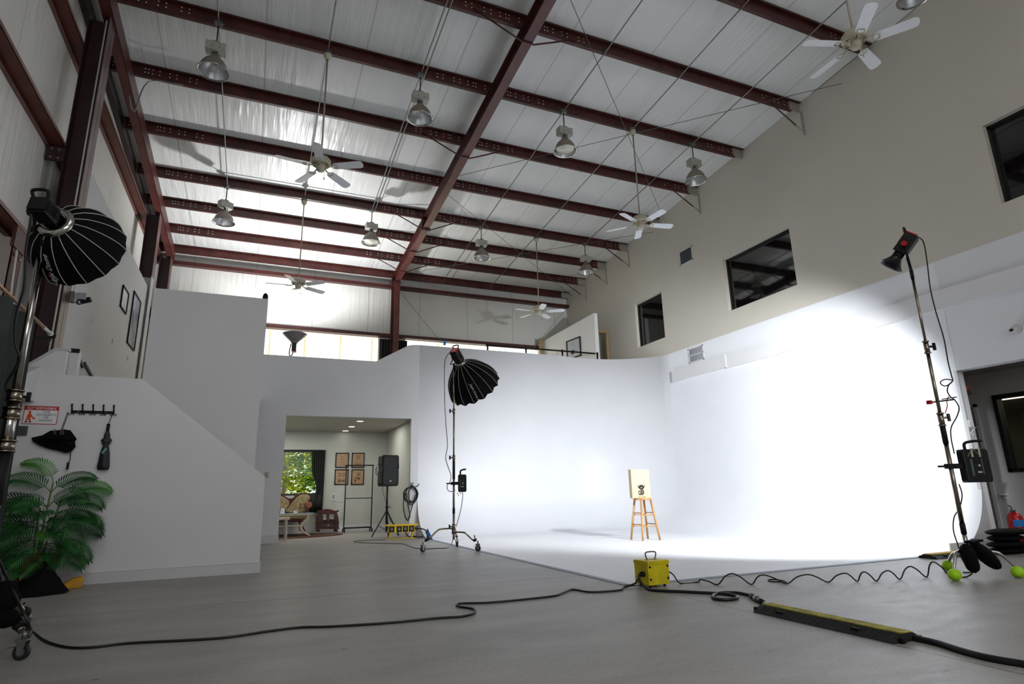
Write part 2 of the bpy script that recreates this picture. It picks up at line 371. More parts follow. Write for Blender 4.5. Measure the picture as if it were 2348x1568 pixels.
def panel(mb, fn, us, vs_, holes, d0, d1, mi=0):
    # a slab with rectangular openings; fn(u,v,d) -> 3D
    U = sorted(set([us[0], us[1]] + [x for h in holes for x in h[:2]])); V = sorted(set([vs_[0], vs_[1]] + [x for h in holes for x in h[2:]]))
    U = [u for u in U if us[0] <= u <= us[1]]; V = [v for v in V if vs_[0] <= v <= vs_[1]]
    def solid(i, j):
        if i < 0 or j < 0 or i >= len(U)-1 or j >= len(V)-1: return False
        a, b = (U[i]+U[i+1])/2, (V[j]+V[j+1])/2
        return not any(h[0] < a < h[1] and h[2] < b < h[3] for h in holes)
    for i in range(len(U)-1):
        for j in range(len(V)-1):
            if not solid(i, j): continue
            u0, u1, v0, v1 = U[i], U[i+1], V[j], V[j+1]
            for d in (d0, d1): mb.add([fn(u0, v0, d), fn(u1, v0, d), fn(u1, v1, d), fn(u0, v1, d)], [(0, 1, 2, 3)], mi)
            for (di, dj, a, b) in ((-1, 0, (u0, v0), (u0, v1)), (1, 0, (u1, v0), (u1, v1)), (0, -1, (u0, v0), (u1, v0)), (0, 1, (u0, v1), (u1, v1))):
                if not solid(i+di, j+dj): mb.add([fn(*a, d0), fn(*b, d0), fn(*b, d1), fn(*a, d1)], [(0, 1, 2, 3)], mi)
    return mb
# ---------------------------------------------------------------- the setting
XL, XR, YB, YC = -2.8, 9.3, 16.8, 13.6
FR = -6.0
fXZ = lambda y: (lambda a, b: (a, y, b))
fYZ = lambda x: (lambda a, b: (x, a, b))
struct('floor', MB().bx(XL-.2, 18.4, FR, YB+.2, -.12, 0), CONC, 'grey polished concrete floor with saw-cut joints')
# roof
m = MB(); nx, ny = 24, 40; vs = []
for j in range(ny+1):
    Y = FR + (YB+.25-FR)*j/ny
    for i in range(nx+1): vs.append((XL-.1 + (XR+.1-XL+.1)*i/nx, Y, rz_(Y)))
m.add(vs, [(j*(nx+1)+i, j*(nx+1)+i+1, (j+1)*(nx+1)+i+1, (j+1)*(nx+1)+i) for j in range(ny) for i in range(nx)], 0, True)
m.prism([(FR, rz_(FR)+.02), (YB+.25, rz_(YB+.25)+.02), (YB+.25, rz_(YB)+.2), (FR, rz_(FR)+.2)], lambda a, b: (XL-.2, a, b), lambda a, b: (XR+.3, a, b))
struct('ceiling', m, ROOFM, 'sloping roof lined with wrinkled white insulation vinyl')
# back wall: opening for the lounge window and for the clerestory
LW = (0.28, 1.70, 0.95, 2.12)
m = panel(MB(), lambda u, v, d: (u, d, v), (XL-.2, XR+2), (0, 7.75), [LW], YB, YB+.18)
struct('wall_back', m, WALLB, 'white insulated back wall above the mezzanine')
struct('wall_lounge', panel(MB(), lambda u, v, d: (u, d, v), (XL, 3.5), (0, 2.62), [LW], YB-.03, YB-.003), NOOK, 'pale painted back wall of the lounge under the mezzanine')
# left end wall
m = MB(); top = [(FR, rz_(FR)), (YB, rz_(YB))]
m.prism([(FR, 0), (YB, 0), (YB, rz_(YB)+.05), (FR, rz_(FR)+.05)], fYZ(XL), fYZ(XL-.15))
struct('wall_left', m, WALLL, 'grey insulated end wall on the left')
struct('wall_front', MB().bx(XL-.2, 18.4, FR-.15, FR, 0, 9.6), WHITE, 'front wall behind the camera')
# right wall, beige above white, with the three high windows and the wide opening
OPEN = (2.2, 5.26, 0.0, 2.47)
WN = [(11.75, 12.94, 4.61, 5.83), (7.68, 9.51, 4.63, 5.84), (2.35, 4.206, 4.64, 5.87)]
m = panel(MB(), lambda u, v, d: (d, u, v), (FR, YB), (0, 9.3), [OPEN]+WN, XR, XR+.2)
struct('wall_right', m, RIGHTW, 'tall right wall, beige above and white below')
for i, (a, b, c, d) in enumerate(WN):
    m = MB(); x0, x1, t = XR+.09, XR+.15, .045
    m.bx(x0, x1, a, b, c, c+t).bx(x0, x1, a, b, d-t, d).bx(x0, x1, a, a+t, c, d).bx(x0, x1, b-t, b, c, d)
    m.bx(x0+.02, x1+.01, b-t-.03, b-t, c, d).bx(x0+.02, x1+.01, a, b, d-t-.03, d-t)
    o = struct('window_%d' % (i+1), m, WINB, ['small dark high window nearest the back corner', 'large dark high window in the middle of the beige wall', 'dark high window cut by the right edge of the photo'][i])
    MB().bx(XR+.12, XR+.125, a+t, b-t, c+t, d-t).build('pane', DGLASS, o)
# white soffit band on the right wall
m = MB().bx(XR-.07, XR+.001, 9.72, 11.54, 3.42, 3.69).bx(XR-.055, XR+.001, -3, 9.72, 3.40, 3.69).bx(XR-.075, XR-.05, 9.70, 9.78, 3.42, 3.70)
struct('trim_1', m, WHITE, 'white boxed band running along the right wall')
# cyclorama: painted floor, cove, walls and rounded corner
R, RC, X0, Y0 = .92, 2.0, 3.45, 5.22
path = []   # wall foot points with inward normals, and the top height
tops = lambda x: 3.93 if x < 2.4 else (3.93+(x-2.4)/.78*.47 if x < 3.18 else 4.40)
for x in (3.45, 4.2, 5.0, 5.8, 6.6, XR-RC): path.append((x, YC, 0, -1, tops(x)))
for k in range(1, 17):
    a = PI/2*(1-k/16); cx_, cy_ = XR-RC, YC-RC
    path.append((cx_+RC*math.cos(a), cy_+RC*math.sin(a), -math.cos(a), -math.sin(a), 4.40-(.26)*k/16))
for y in (10.6, 9.6, 8.6, 7.6, 6.6, Y0): path.append((XR-.004, y, -1, 0, 4.14))
prof = []
for k in range(13):
    a = PI/2*k/12; prof.append((R-R*math.sin(a), R-R*math.cos(a)))
prof = [(d, z) for d, z in prof]
m = MB(); vs = []; n = len(prof)+1
for (x, y, nx_, ny_, tp) in path:
    for d, z in prof: vs.append((x+nx_*d, y+ny_*d, z+.004))
    vs.append((x, y, tp))
m.add(vs, [(i*n+j, i*n+j+1, (i+1)*n+j+1, (i+1)*n+j) for i in range(len(path)-1) for j in range(n-1)], 0, True)
inner = [(p[0]+p[2]*R, p[1]+p[3]*R, .004) for p in path]
m.add([(X0, Y0, .004)]+inner, [tuple(range(len(inner)+1))], 0)
m.add([(X0, Y0, 0), (XR-R, Y0, 0), (XR-R, Y0, .004), (X0, Y0, .004), (X0, YC-R, .004), (X0, YC-R, 0)], [(0, 1, 2, 3), (0, 3, 4, 5)], 0)
# the closed ends of the cove
for k, (px, py, ax, ay) in enumerate(((X0, YC, 0, -1), (XR, Y0, -1, 0))):
    e = [(px+ax*d, py+ay*d, z+.004) for d, z in prof] + [(px, py, R)]
    vs = [(px, py, 0)] + [(px+ax*R, py+ay*R, 0)] + e
    off = Vector((-.0008, 0, 0)) if k == 0 else Vector((0, -.0008, 0)); vs = [Vector(q_)+off for q_ in vs]
    m.add(vs, [(0,)+tuple(range(1, len(vs)))], 1)
# back side of the free-standing wall top
back = [(p[0]-p[2]*.12, p[1]-p[3]*.12) for p in path if p[1] > YC-1.9]
fr = [p for p in path if p[1] > YC-1.9]
for i in range(len(fr)-1):
    a, b = fr[i], fr[i+1]; A, B = back[i], back[i+1]
    m.add([(a[0], a[1], a[4]), (b[0], b[1], b[4]), (B[0], B[1], b[4]), (A[0], A[1], a[4]), (A[0], A[1], 2.6), (B[0], B[1], 2.6)], [(0, 1, 2, 3), (3, 2, 5, 4)], 0)
struct('wall_cyclorama', m, [CYC, GREYW], 'curved white cyclorama with painted floor and rounded corner')
# mezzanine parapet and the wall under it, left of the cyclorama
m = MB()
pts = [(0.0, 2.62), (3.28, 2.62), (3.28, 0), (3.45, 0), (3.45, 4.40), (3.30, 4.395), (3.18, 4.37), (2.42, 3.93), (0.0, 3.93)]
m.prism(pts, fXZ(YC), fXZ(YC+.12))
m.prism([(-2.7, 0), (.55, 0), (.55, 2.62), (-2.7, 2.62)], fXZ(YC), fXZ(YC+.12))
struct('wall_mezzanine', m, WHITE, 'white mezzanine parapet and header over the lounge opening')
struct('wall_mezzanine_side', MB().bx(-.1, 0.0, 9.72, YC, 2.62, 3.93), WHITE, 'white side parapet of the mezzanine')
m = MB().bx(-1.5, 0.0, 9.7, YC, 2.64, 2.9).bx(XL, XR, YC+.12, YB, 2.62, 2.9)
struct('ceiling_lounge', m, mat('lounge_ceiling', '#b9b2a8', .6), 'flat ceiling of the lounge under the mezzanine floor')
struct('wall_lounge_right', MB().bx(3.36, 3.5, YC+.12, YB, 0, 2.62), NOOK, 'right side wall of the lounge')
struct('wall_tall_partition', MB().bx(-1.53, 0.0, 9.6, 9.72, 0, 3.93).bx(-1.553, -1.525, 9.595, 9.725, 2.3, 3.935), WHITE, 'tall flat grey-white partition beside the stairs')
# stair side wall
m = MB(); SW = 8.47
m.prism([(-2.78, 0), (.15, 0), (.135, 1.17), (-1.37, 2.375), (-2.78, 2.39)], fXZ(SW), fXZ(SW+.13))
struct('wall_stair', m, WHITE, 'low white wall with a sloping top in front of the stairs')
m = MB(); st = 8
m.bx(XL, -1.45, SW+.13, 9.6, 1.9, 2.05)
for k in range(st): m.bx(-1.45+k*.19, -1.45+(k+1)*.19, SW+.13, 9.6, 0, 2.05-.24*(k+1))
struct('trim_stair', m, mat('stair_tread_grey', '#6f6c6a', .6), 'stair treads behind the low sloping wall')
# picture wall above the stairs
m = MB(); m.prism([(8.95, 1.5), (14.1, 1.5), (14.1, 5.35), (8.95, 5.35)], fYZ(-2.40), fYZ(-2.58))
struct('wall_picture', m, GREYW, 'pale wall with framed pictures up the stairs')
m = MB(); m.bx(-2.45, -2.295, 9.43, 9.45, 2.86, 2.915).bar((-2.385, 9.62, 2.90), (-2.385, 10.1, 2.80), .02, .05).bar((-2.385, 10.15, 2.86), (-2.385, 11.7, 2.56), .02, .045)
m.bx(-1.78, -1.66, 9.60, 9.62, 2.50, 2.57)
struct('trim_2', m, BLACK, 'black stair edging at the foot of the picture wall')
m = MB(); m.prism([(8.05, 2.30), (9.5, 2.86), (9.5, 2.05), (8.05, 2.05)], fYZ(-2.62), fYZ(-2.42)); m.bx(-2.60, -2.30, 9.45, 9.58, 2.05, 2.90)
m.prism([(-2.66, 2.37), (-2.30, 2.68), (-2.19, 2.68), (-2.19, 2.37)], fXZ(8.50), fXZ(8.565)); m.prism([(-2.70, 2.37), (-2.31, 2.715), (-2.17, 2.715), (-2.17, 2.68), (-2.30, 2.68), (-2.66, 2.37)], fXZ(8.49), fXZ(8.565), 1)
struct('wall_stair_landing', m, [WHITE, GREYW], 'short white knee wall at the top of the stairs')
# baseboards
struct('baseboard_stair', MB().bx(-2.7, .165, SW-.014, SW, 0, .125).bx(.15, .165, SW-.014, SW+.16, 0, .125), TRIMW, 'white baseboard along the stair wall', .003)
struct('baseboard_lounge', MB().bx(-2.7, .565, YC-.014, YC, 0, .16).bx(.55, .565, YC-.014, YC+.12, 0, .16), TRIMW, None, .003)
struct('baseboard_back', MB().bx(.3, 3.36, YB-.045, YB-.03, 0, .16).bx(3.345, 3.36, YC+.12, YB-.03, 0, .16), TRIMW, None, .003)
m = MB().bx(8.36, XR+.21, Y0-.016, Y0, 0, .13)
struct('baseboard_right', m, TRIMW, 'white baseboard on the cove end', .003)
struct('trim_cove_end', MB().bx(XR-.015, XR+.0, Y0+.0, 5.262, 0, 2.47), TRIMW)
# grey-blue tape on the cyclorama edge
TAPE = mat('grey_blue_tape', '#8790a3', .5, 0, .2, 12)
m = MB().bx(X0-.065, X0+.01, Y0-.065, YC-R-.1, 0.0, .0055).bx(X0-.065, 7.9, Y0-.065, Y0+.01, 0.0, .0055)
struct('trim_edge_tape', m, TAPE, 'grey-blue tape edging the white cyclorama floor')
tag(MB().prism([(0, 0), (.0, .17), (-.08, .2), (-.45, .02), (-.5, 0)], lambda a, b: (X0-.012, YC-R+.05+a, b+.006), lambda a, b: (X0-.006, YC-R+.05+a, b+.006)).build('painters_tape', BTAPE), 'piece of blue tape at the left foot of the cove', 'tape')
tag(MB().add([(8.55, 5.19, .005), (8.85, 5.19, .005), (8.97, 5.195, .14), (8.80, 5.195, .17)], [(0, 1, 2, 3)]).add([(8.55, 5.185, .005), (8.85, 5.185, .005), (8.97, 5.185, .14), (8.80, 5.19, .17)], [(3, 2, 1, 0)]).build('painters_tape', BTAPE), 'piece of blue tape at the right foot of the cove', 'tape')

# side room beyond the opening
struct('wall_side_room', panel(MB(), lambda u, v, d: (d, u, v), (0, 8), (0, 2.66), [(3.4, 5.73, 1.03, 2.25), (6.03, 7.0, 0, 2.10)], 11.0, 11.12), GREYW, 'grey wall of the side room with door and window')
struct('ceiling_side_room', MB().bx(9.5, 18.3, 0, 9, 2.63, 2.7), mat('side_room_ceiling', '#8c8986', .7), None)
struct('wall_side_room_end', MB().bx(9.5, 11.0, 7.0, 7.1, 0, 2.63).bx(11.0, 18.2, 8.9, 9.0, 0, 2.63).bx(18.1, 18.2, 0, 9, 0, 2.63).bx(9.5, 18.2, -.1, 0, 0, 2.63), mat('side_room_tan', '#a39b80', .7), None)
m = MB(); a, b, c, d, t = 3.4, 5.73, 1.03, 2.25, .06
m.bx(10.97, 11.13, a, b, c, c+t).bx(10.97, 11.13, a, b, d-t, d).bx(10.97, 11.13, b-t, b, c, d).bx(10.97, 11.13, a, a+t, c, d)
o = struct('window_4', m, WINB, 'black framed interior window in the side room')
MB().bx(11.05, 11.055, a+t, b-t, c+t, d-t).build('pane', TINT, o)
m = MB().bx(10.96, 11.13, 5.98, 6.03, 0, 2.15).bx(10.96, 11.13, 5.98, 7.0, 2.10, 2.16)
struct('trim_door', m, GREYW, 'painted door frame in the side room')
o = struct('door_1', MB().bx(11.02, 11.06, 6.04, 6.98, .01, 2.09), GREYW, 'grey door in the side room')
for z in (.27, 1.02, 1.83):
    h = MB().cyl((11.0, 6.035, z-.05), (11.0, 6.035, z+.05), .01, n=8).bx(10.998, 11.004, 6.03, 6.06, z-.045, z+.045).build('hinge', GOLD, o)
struct('baseboard_side_room', MB().bx(10.985, 11.0, 0, 5.97, 0, .1), BLACK)

# lounge window frame
m = MB(); a, b, c, d = LW
m.bx(a, b, YB+.0, YB+.14, c, c+.05).bx(a, b, YB, YB+.14, d-.06, d).bx(a, a+.05, YB, YB+.14, c, d).bx(b-.05, b, YB, YB+.14, c, d)
o = struct('window_5', m, WINB, 'black framed lounge window looking onto trees')
MB().bx(a+.05, b-.05, YB+.07, YB+.075, c+.05, d-.06).build('pane', CLEAR, o)
# clerestory: bright translucent panels above the mezzanine
for i, (x0, x1) in enumerate(((-.6, 3.02), (3.83, 8.2))):
    o = struct('window_%d' % (6+i), MB().bx(x0, x1, YB-.03, YB-.004, 3.6, 5.33), WIN_GLOW, ['bright sunlit clerestory panel behind the uplight', 'thin strip of bright window behind the black guard rail'][i])
    m = MB(); st = mat('glowing_yellow_stud', '#e9e0a0', .6, emit='#f3e9a0', es=.7)  # studs given a glow of their own in place of daylight from behind
    for x in ((.1, 1.0, 1.95, 2.83) if i == 0 else (4.8, 5.8, 6.8)): m.bx(x, x+.035, YB-.045, YB-.031, 3.6, 5.3)
    m.build('mullion', st, o)

# ---------------------------------------------------------------- steel frame
PURL = [(5.52, 'nearest the camera, running out of the top right'), (7.04, 'second from the camera, with a V brace under it'), (8.57, 'that carries the nearest row of hanging lamps'), (10.07, 'fourth from the camera, with a V brace under it'), (11.6, 'in the middle of the roof without a V brace'), (13.07, 'that carries the far row of hanging lamps'), (14.27, 'second in front of the eave beam'), (15.5, 'just in front of the eave beam')]
BR = (7.04, 10.07, 13.07, 14.27, 15.5)
def purlin_mesh(Y, zb, xa, xb, holes=True):
    m = MB()
    m.bx(xa, xb, Y-.004, Y+.004, zb, zb+.2)
    m.bx(xa, xb, Y, Y+.06, zb, zb+.006).bx(xa, xb, Y+.054, Y+.06, zb, zb+.02)
    m.bx(xa, xb, Y-.06, Y, zb+.194, zb+.2).bx(xa, xb, Y-.06, Y-.054, zb+.176, zb+.2)
    if xb > 9: m.bx(xb-.27, xb, Y-.0065, Y-.0045, zb+.002, zb+.2, 2).bx(xb-.2, xb, Y-.004, Y+.062, zb-.003, zb-.0005, 2)
    if holes:
        xs = [-2.62, -2.47, -2.17, -2.12, -2.06, -1.96, -1.81, -1.71, -1.51, -1.41, 2.41, 2.51, 2.71, 2.82, 2.97, 3.07, 3.12, 3.29, 3.74, 3.79, 3.89, 4.05, 4.15, 4.36, 4.46, 8.35, 8.45, 8.65, 8.75, 8.9, 9.0, 9.06]
        for x in xs:
            for z in (zb+.075, zb+.145):
                m.add([(x+.0105*math.cos(a*PI/4), Y-.0055, z+.0105*math.sin(a*PI/4)) for a in range(8)], [tuple(range(8))], 1)
    return m
for Y, s in PURL:
    o = purlin_mesh(Y, pz(Y), XL+.1, XR).build('roof_purlin', [STEEL, HOLE, CREAM])
    tag(o, 'dark red steel roof beam ' + s, 'beam', 'red purlins across the roof')
tag(purlin_mesh(16.62, 7.18, XL+.1, XR, False).build('eave_beam', [STEEL, HOLE, CREAM]), 'dark red eave beam at the top of the back wall', 'beam')
def bolt(m, p, ax, r=.014): m.cyl(Vector(p), Vector(p)+Vector(ax)*.014, r, n=8, mi=0)
# V braces from the purlins to the main rafter and to the right wall
for i, Y in enumerate(BR):
    z = pz(Y); zr = z-.30; yv = Y-.05
    s = ['nearest the camera', 'second from the camera', 'at the rafter splice', 'second from the column', 'just above the column knee'][i]
    m = MB().tube([(2.52, Y-.01, z+.07), (3.31, yv, zr-.012), (3.51, yv, zr-.012), (4.30, Y-.01, z+.07)], .014, 6)
    tag(m.build('flange_brace', STEEL), 'red V brace under the main rafter, '+s, 'brace', 'V braces under the main rafter')
    s = ['nearest the camera', 'second from the camera', 'third from the camera', 'fourth from the camera', 'farthest, in the back corner'][i]
    m = MB().tube([(8.42, Y-.01, z+.07), (9.1, Y-.025, z-.344)], .014, 6).tube([(9.1, Y-.025, z-.344), (9.29, Y-.03, z-.46)], .0145, 6, 1).bx(9.285, 9.3, Y-.05, Y-.02, z-.52, z, 1)
    tag(m.build('wall_brace', [STEEL, CREAM]), 'red diagonal brace from roof beam to beige wall, '+s, 'brace', 'diagonal braces along the beige wall')
# main rafter and column
def sloped(m, x0, x1, ya, yb, f0, f1, mi=0):
    v = [(x, y, f(y)) for f in (f0, f1) for y in (ya, yb) for x in (x0, x1)]
    return m.add(v, [(0, 2, 3, 1), (4, 5, 7, 6), (0, 1, 5, 4), (2, 6, 7, 3), (0, 4, 6, 2), (1, 3, 7, 5)], mi)
RU = mat('scuffed_rafter_steel', '#5a2e2b', .38, 0, .22, 3, h2='#4a2422')
t = thing('main_rafter', 'big red steel rafter crossing the roof to the back column', 'beam', (3.41, 8, pz(8)-.3))
m = sloped(MB(), 3.33, 3.49, -2, 16.6, lambda y: pz(y)-.30, lambda y: pz(y)-.288); m.build('bottom_flange', RU, t, True)
m = sloped(MB(), 3.405, 3.415, -2, 16.6, lambda y: pz(y)-.29, lambda y: pz(y)); m.build('web', STEEL, t, True)
sloped(MB(), 3.33, 3.49, -2, 16.6, lambda y: pz(y)-.012, lambda y: pz(y)).build('top_flange', STEEL, t, True)
m = MB().bx(3.31, 3.51, 13.0, 13.024, pz(13)-.34, pz(13)+.0).bx(3.30, 3.52, 13.03, 13.05, pz(13)-.34, pz(13)+.0).build('splice_plate', STEEL, t, True)
for x in (3.355, 3.465):
    for dz in (-.32, -.12): b = MB(); bolt(b, (x, 12.99, pz(13)+dz), (0, -1, 0), .02); b.build('bolt', GALVD, t, True)
t = thing('steel_column', 'red steel column on the back wall under the main rafter', 'column', (3.41, 16.4, 2.9))
MB().bx(3.33, 3.49, 16.15, 16.162, 2.9, pz(16.2)-.3).build('front_flange', RU, t, True)
m = MB(); m.prism([(16.16, 2.9), (16.6, 2.9), (16.6, 7.2), (16.16, 6.95)], fYZ(3.405), fYZ(3.415)); m.build('web', STEEL, t, True)
MB().bx(3.33, 3.49, 16.588, 16.6, 2.9, 7.2).build('rear_flange', STEEL, t, True)
MB().bx(3.31, 3.51, 16.11, 16.6, pz(16.3)-.34, pz(16.3)-.32).build('cap_plate', STEEL, t, True)
for x in (3.36, 3.46): b = MB(); bolt(b, (x, 16.2, pz(16.3)-.34), (0, 0, -1), .02); b.build('bolt', GALVD, t, True)
# left rafter channel
t = thing('end_wall_rafter', 'dark red rafter channel along the left end wall', 'beam', (-2.4, 8, pz(8)-.3))
sloped(MB(), -2.33, -2.32, -2, 16.6, lambda y: pz(y)-.30, lambda y: pz(y)).build('web', STEEL, t, True)
m = sloped(MB(), -2.46, -2.32, -2, 16.6, lambda y: pz(y)-.30, lambda y: pz(y)-.29); m.build('bottom_flange', RU, t, True)
m = sloped(MB(), XL+.001, XL+.09, -2, YB, lambda y: rz_(y)-.24, lambda y: rz_(y)-.02)
tag(m.build('rake_angle', STEELD), 'dark steel angle where roof meets the left wall', 'beam')
# end wall girts (horizontal channels)
def girt(Ya, Yb, z, label):
    m = MB().bx(XL+.005, -2.6, Ya, Yb, z-.003, z+.003, 0).bx(-2.606, -2.6, Ya, Yb, z-.003, z+.05, 1).bx(XL+.001, XL+.012, Ya, Yb, z-.045, z+.003, 1).bx(XL+.012, XL+.05, Ya, Yb, z-.049, z-.045, 1)
    tag(m.build('wall_girt', [STEELR, mat('girt_edge', '#6e4a44', .45, 0, .2, 6)]), label, 'beam', 'horizontal channels on the left wall')
girt(-3, 8.9, 3.88, 'lowest rust-red channel on the left wall, ending at the window jamb')
girt(-3, YB, 5.42, 'middle rust-red channel on the left wall, meeting the near column')
girt(-3, YB, 6.98, 'highest rust-red channel on the left wall')
zg = [onY(1000, 671, 16.6).z, onY(800, 764.5, 16.6).z]
for z, s in ((zg[0], 'upper red rail on the back wall just below the eave beam'), (zg[1], 'lower red rail on the back wall over the bright windows')):
    m = MB().bx(XL+.1, XR, 16.6, 16.606, z, z+.09).bx(XL+.1, XR, 16.6, 16.79, z, z+.006)
    tag(m.build('wall_rail', STEEL), s, 'beam')
def hcol(name, label, Yc, z0, z1, paint=None):
    t = thing(name, label, 'column', (-2.47, Yc, z0))
    segs = [(z0, z1, STEELD, STEEL)] if paint is None else [(z0, paint, GREYW, GREYW), (paint, z1, STEELD, STEEL)]
    for a, b, m1, m2 in segs:
        MB().bx(-2.36, -2.35, Yc-.15, Yc+.15, a, b).build('inner_flange', m2 if m1 is not STEELD else mat('column_flange', '#5d4541', .45, 0, .2, 5), t, True)
        MB().bx(-2.59, -2.35, Yc-.006, Yc+.006, a, b).build('web', m1, t, True)
        MB().bx(-2.6, -2.59, Yc-.15, Yc+.15, a, b).build('outer_flange', m1, t, True)
    return t
t = hcol('end_wall_column', 'tall dark red column nearest the camera on the left wall', 8.72, 0, pz(8.72)-.3)
MB().tube([(-2.385, 8.56, 1.0), (-2.385, 8.56, 7.45)], .011, 8).build('conduit', mat('painted_conduit', '#b5b8b2', .4), t, True)
for z, s in ((5.28, 1), (2.98, 1)):
    m = MB().bx(-2.78, -2.58, 8.54, 8.57, z-.1, z+.1); m.build('girt_clip', STEELD, t, True)
    for x in (-2.72, -2.64):
        for dz in (-.06, .06): b = MB(); bolt(b, (x, 8.54, z+dz), (0, -1, 0), .016); b.build('bolt', GALVD, t, True)
hcol('end_wall_column', 'dark column with grey painted foot at the end of the picture wall', 14.2, 2.9, pz(14.2)-.3, 5.6)
hcol('end_wall_column', 'short dark column in the far left corner above the partition', 16.4, 2.9, pz(16.4)-.3)
# window jamb and curtain on the left wall
t = thing('window_jamb', 'rust-red steel jamb at the left edge above the dark curtain', 'column', (-2.6, 7.75, 0))
MB().bx(-2.61, -2.6, 7.60, 7.9, 0, 3.72).build('face', STEELR, t, True)
MB().bx(-2.78, -2.6, 7.89, 7.9, 0, 3.72).bx(-2.78, -2.6, 7.60, 7.61, 0, 3.72).build('return', mat('jamb_edge', '#8b8380', .45), t, True)
MB().bx(-2.62, -2.585, 7.58, 7.9, 3.62, 3.86).build('head_plate', STEEL, t, True)
for y in (7.68, 7.83): b = MB(); bolt(b, (-2.6, y, 3.55), (1, 0, 0), .02); b.build('bolt', GALV, t, True)
MB().tube(smooth_pts([(-2.58, 7.66, 3.6), (-2.57, 7.68, 3.2), (-2.57, 7.74, 2.9), (-2.57, 7.66, 2.7), (-2.6, 7.5, 2.66)], 5), .012, 8).build('conduit', PVC, t, True)
t = thing('curtain_rod', 'brass and white curtain rod sticking out from the left wall', 'curtain rod', (-2.0, 6.4, 2.6))
MB().cyl((-2.0, 4.6, 2.64), (-2.0, 6.9, 2.57), .016, n=12).build('pole', mat('brushed_brass_pole', '#b98f68', .3, .8), t, True)
m = MB().cyl((-2.0, 6.9, 2.57), (-2.0, 7.15, 2.56), .017, n=12).cyl((-2.0, 7.12, 2.562), (-2.0, 7.13, 2.562), .026, n=12); m.build('white_sleeve', TRIMW, t, True)
MB().sph((-2.0, 7.2, 2.56), .032).bx(-2.35, -2.0, 7.16, 7.19, 2.5, 2.53).build('bracket', BLACK, t, True)
m = MB(); vs = []; n = 60
for i in range(n+1):
    y = 4.4+2.2*i/n; o_ = .05*math.sin(i*1.15)+.02*math.sin(i*.5)
    for k in range(8): vs.append((-2.0+o_*(1+.1*k), y+(.0)*k, 2.58-(y-4.6)*.03-2.5*k/7))
m.add(vs, [(i*8+k, i*8+k+1, i*8+k+9, i*8+k+8) for i in range(n) for k in range(7)], 0, True)
tag(m.build('curtain', CURT), 'dark heavy curtain hanging at the left edge', 'curtain').modifiers.new('thick', 'SOLIDIFY').thickness = .006

# conduits under the purlins
def cond(name, pts, label, r=.011, m_=None):
    tag(MB().tube(pts, r, 7).build(name, m_ or GALV), label, 'pipe', 'steel conduits under the roof')
zc = lambda y: pz(y)-.015
for x, ya, yb, s in ((-1.0, 1, 13.1, 'leftmost steel conduit under the roof, through two hanging lamps'), (.58, 1, 13.1, 'steel conduit under the roof between the two left fans'), (2.10, 1, 13.1, 'pair-side steel conduit just left of the main rafter'), (2.17, 1, 13.1, 'second conduit running close beside the one left of the rafter'), (4.85, 1, 16.5, 'first steel conduit right of the main rafter'), (6.4, 1, 16.5, 'steel conduit carrying the right-hand fans'), (7.87, 1, 13.1, 'rightmost steel conduit near the beige wall')):
    cond('conduit', [(x, ya, zc(ya)), (x, yb, zc(yb))], s)
cond('conduit', [(-1.0, 13.0, zc(13)-.01), (2.1, 13.0, zc(13)-.01)], 'conduit running crosswise along the far lamp beam')
cond('flexible_conduit', smooth_pts([(3.85, 13.0, zc(13)+.05), (4.2, 12.98, zc(13)-.05), (4.6, 12.98, zc(13)-.03), (4.85, 13.0, zc(13)-.01)], 5), 'thin loose conduit looping right of the rafter to a lamp', .007)
cond('flexible_conduit', smooth_pts([(-2.3, 9.9, 7.2), (-2.22, 10.0, 7.0), (-2.1, 10.05, 7.62), (-1.6, 10.02, pz(10)-.05)], 5), 'bent conduit hooking round the left rafter', .01)
# rod bracing
def rod(a, b, label): tag(MB().tube([a, b], .0055, 6).build('brace_rod', GALVD), label, 'rod', 'thin cross bracing rods')
q = lambda x, y, dz=-.07: (x, y, pz(y)+dz)
rod(q(3.49, 11.1), q(9.28, 6.1, -.1), 'thin brace rod ending high on the beige wall near the right fan')
rod(q(3.49, 6.0), q(9.28, 11.3, -.1), 'thin brace rod crossing behind the middle fan downrod')
rod(q(3.49, 11.7), q(9.28, 16.3), 'thin brace rod running to the far back corner')
rod(q(3.49, 16.2), q(9.28, 11.8), 'thin brace rod crossing the far roof bay')
rod((3.6, 16.55, onY(925, 672, 16.55).z), onY(1045, 826, 16.55), 'thin diagonal rod on the back wall right of the column')
rod(onY(1292, 716, 16.55), onY(1210, 815, 16.55), 'thin diagonal rod on the back wall in the corner')
rod(q(9.0, 1.5), q(9.0, 6.5), 'thin rod behind the top right fan')
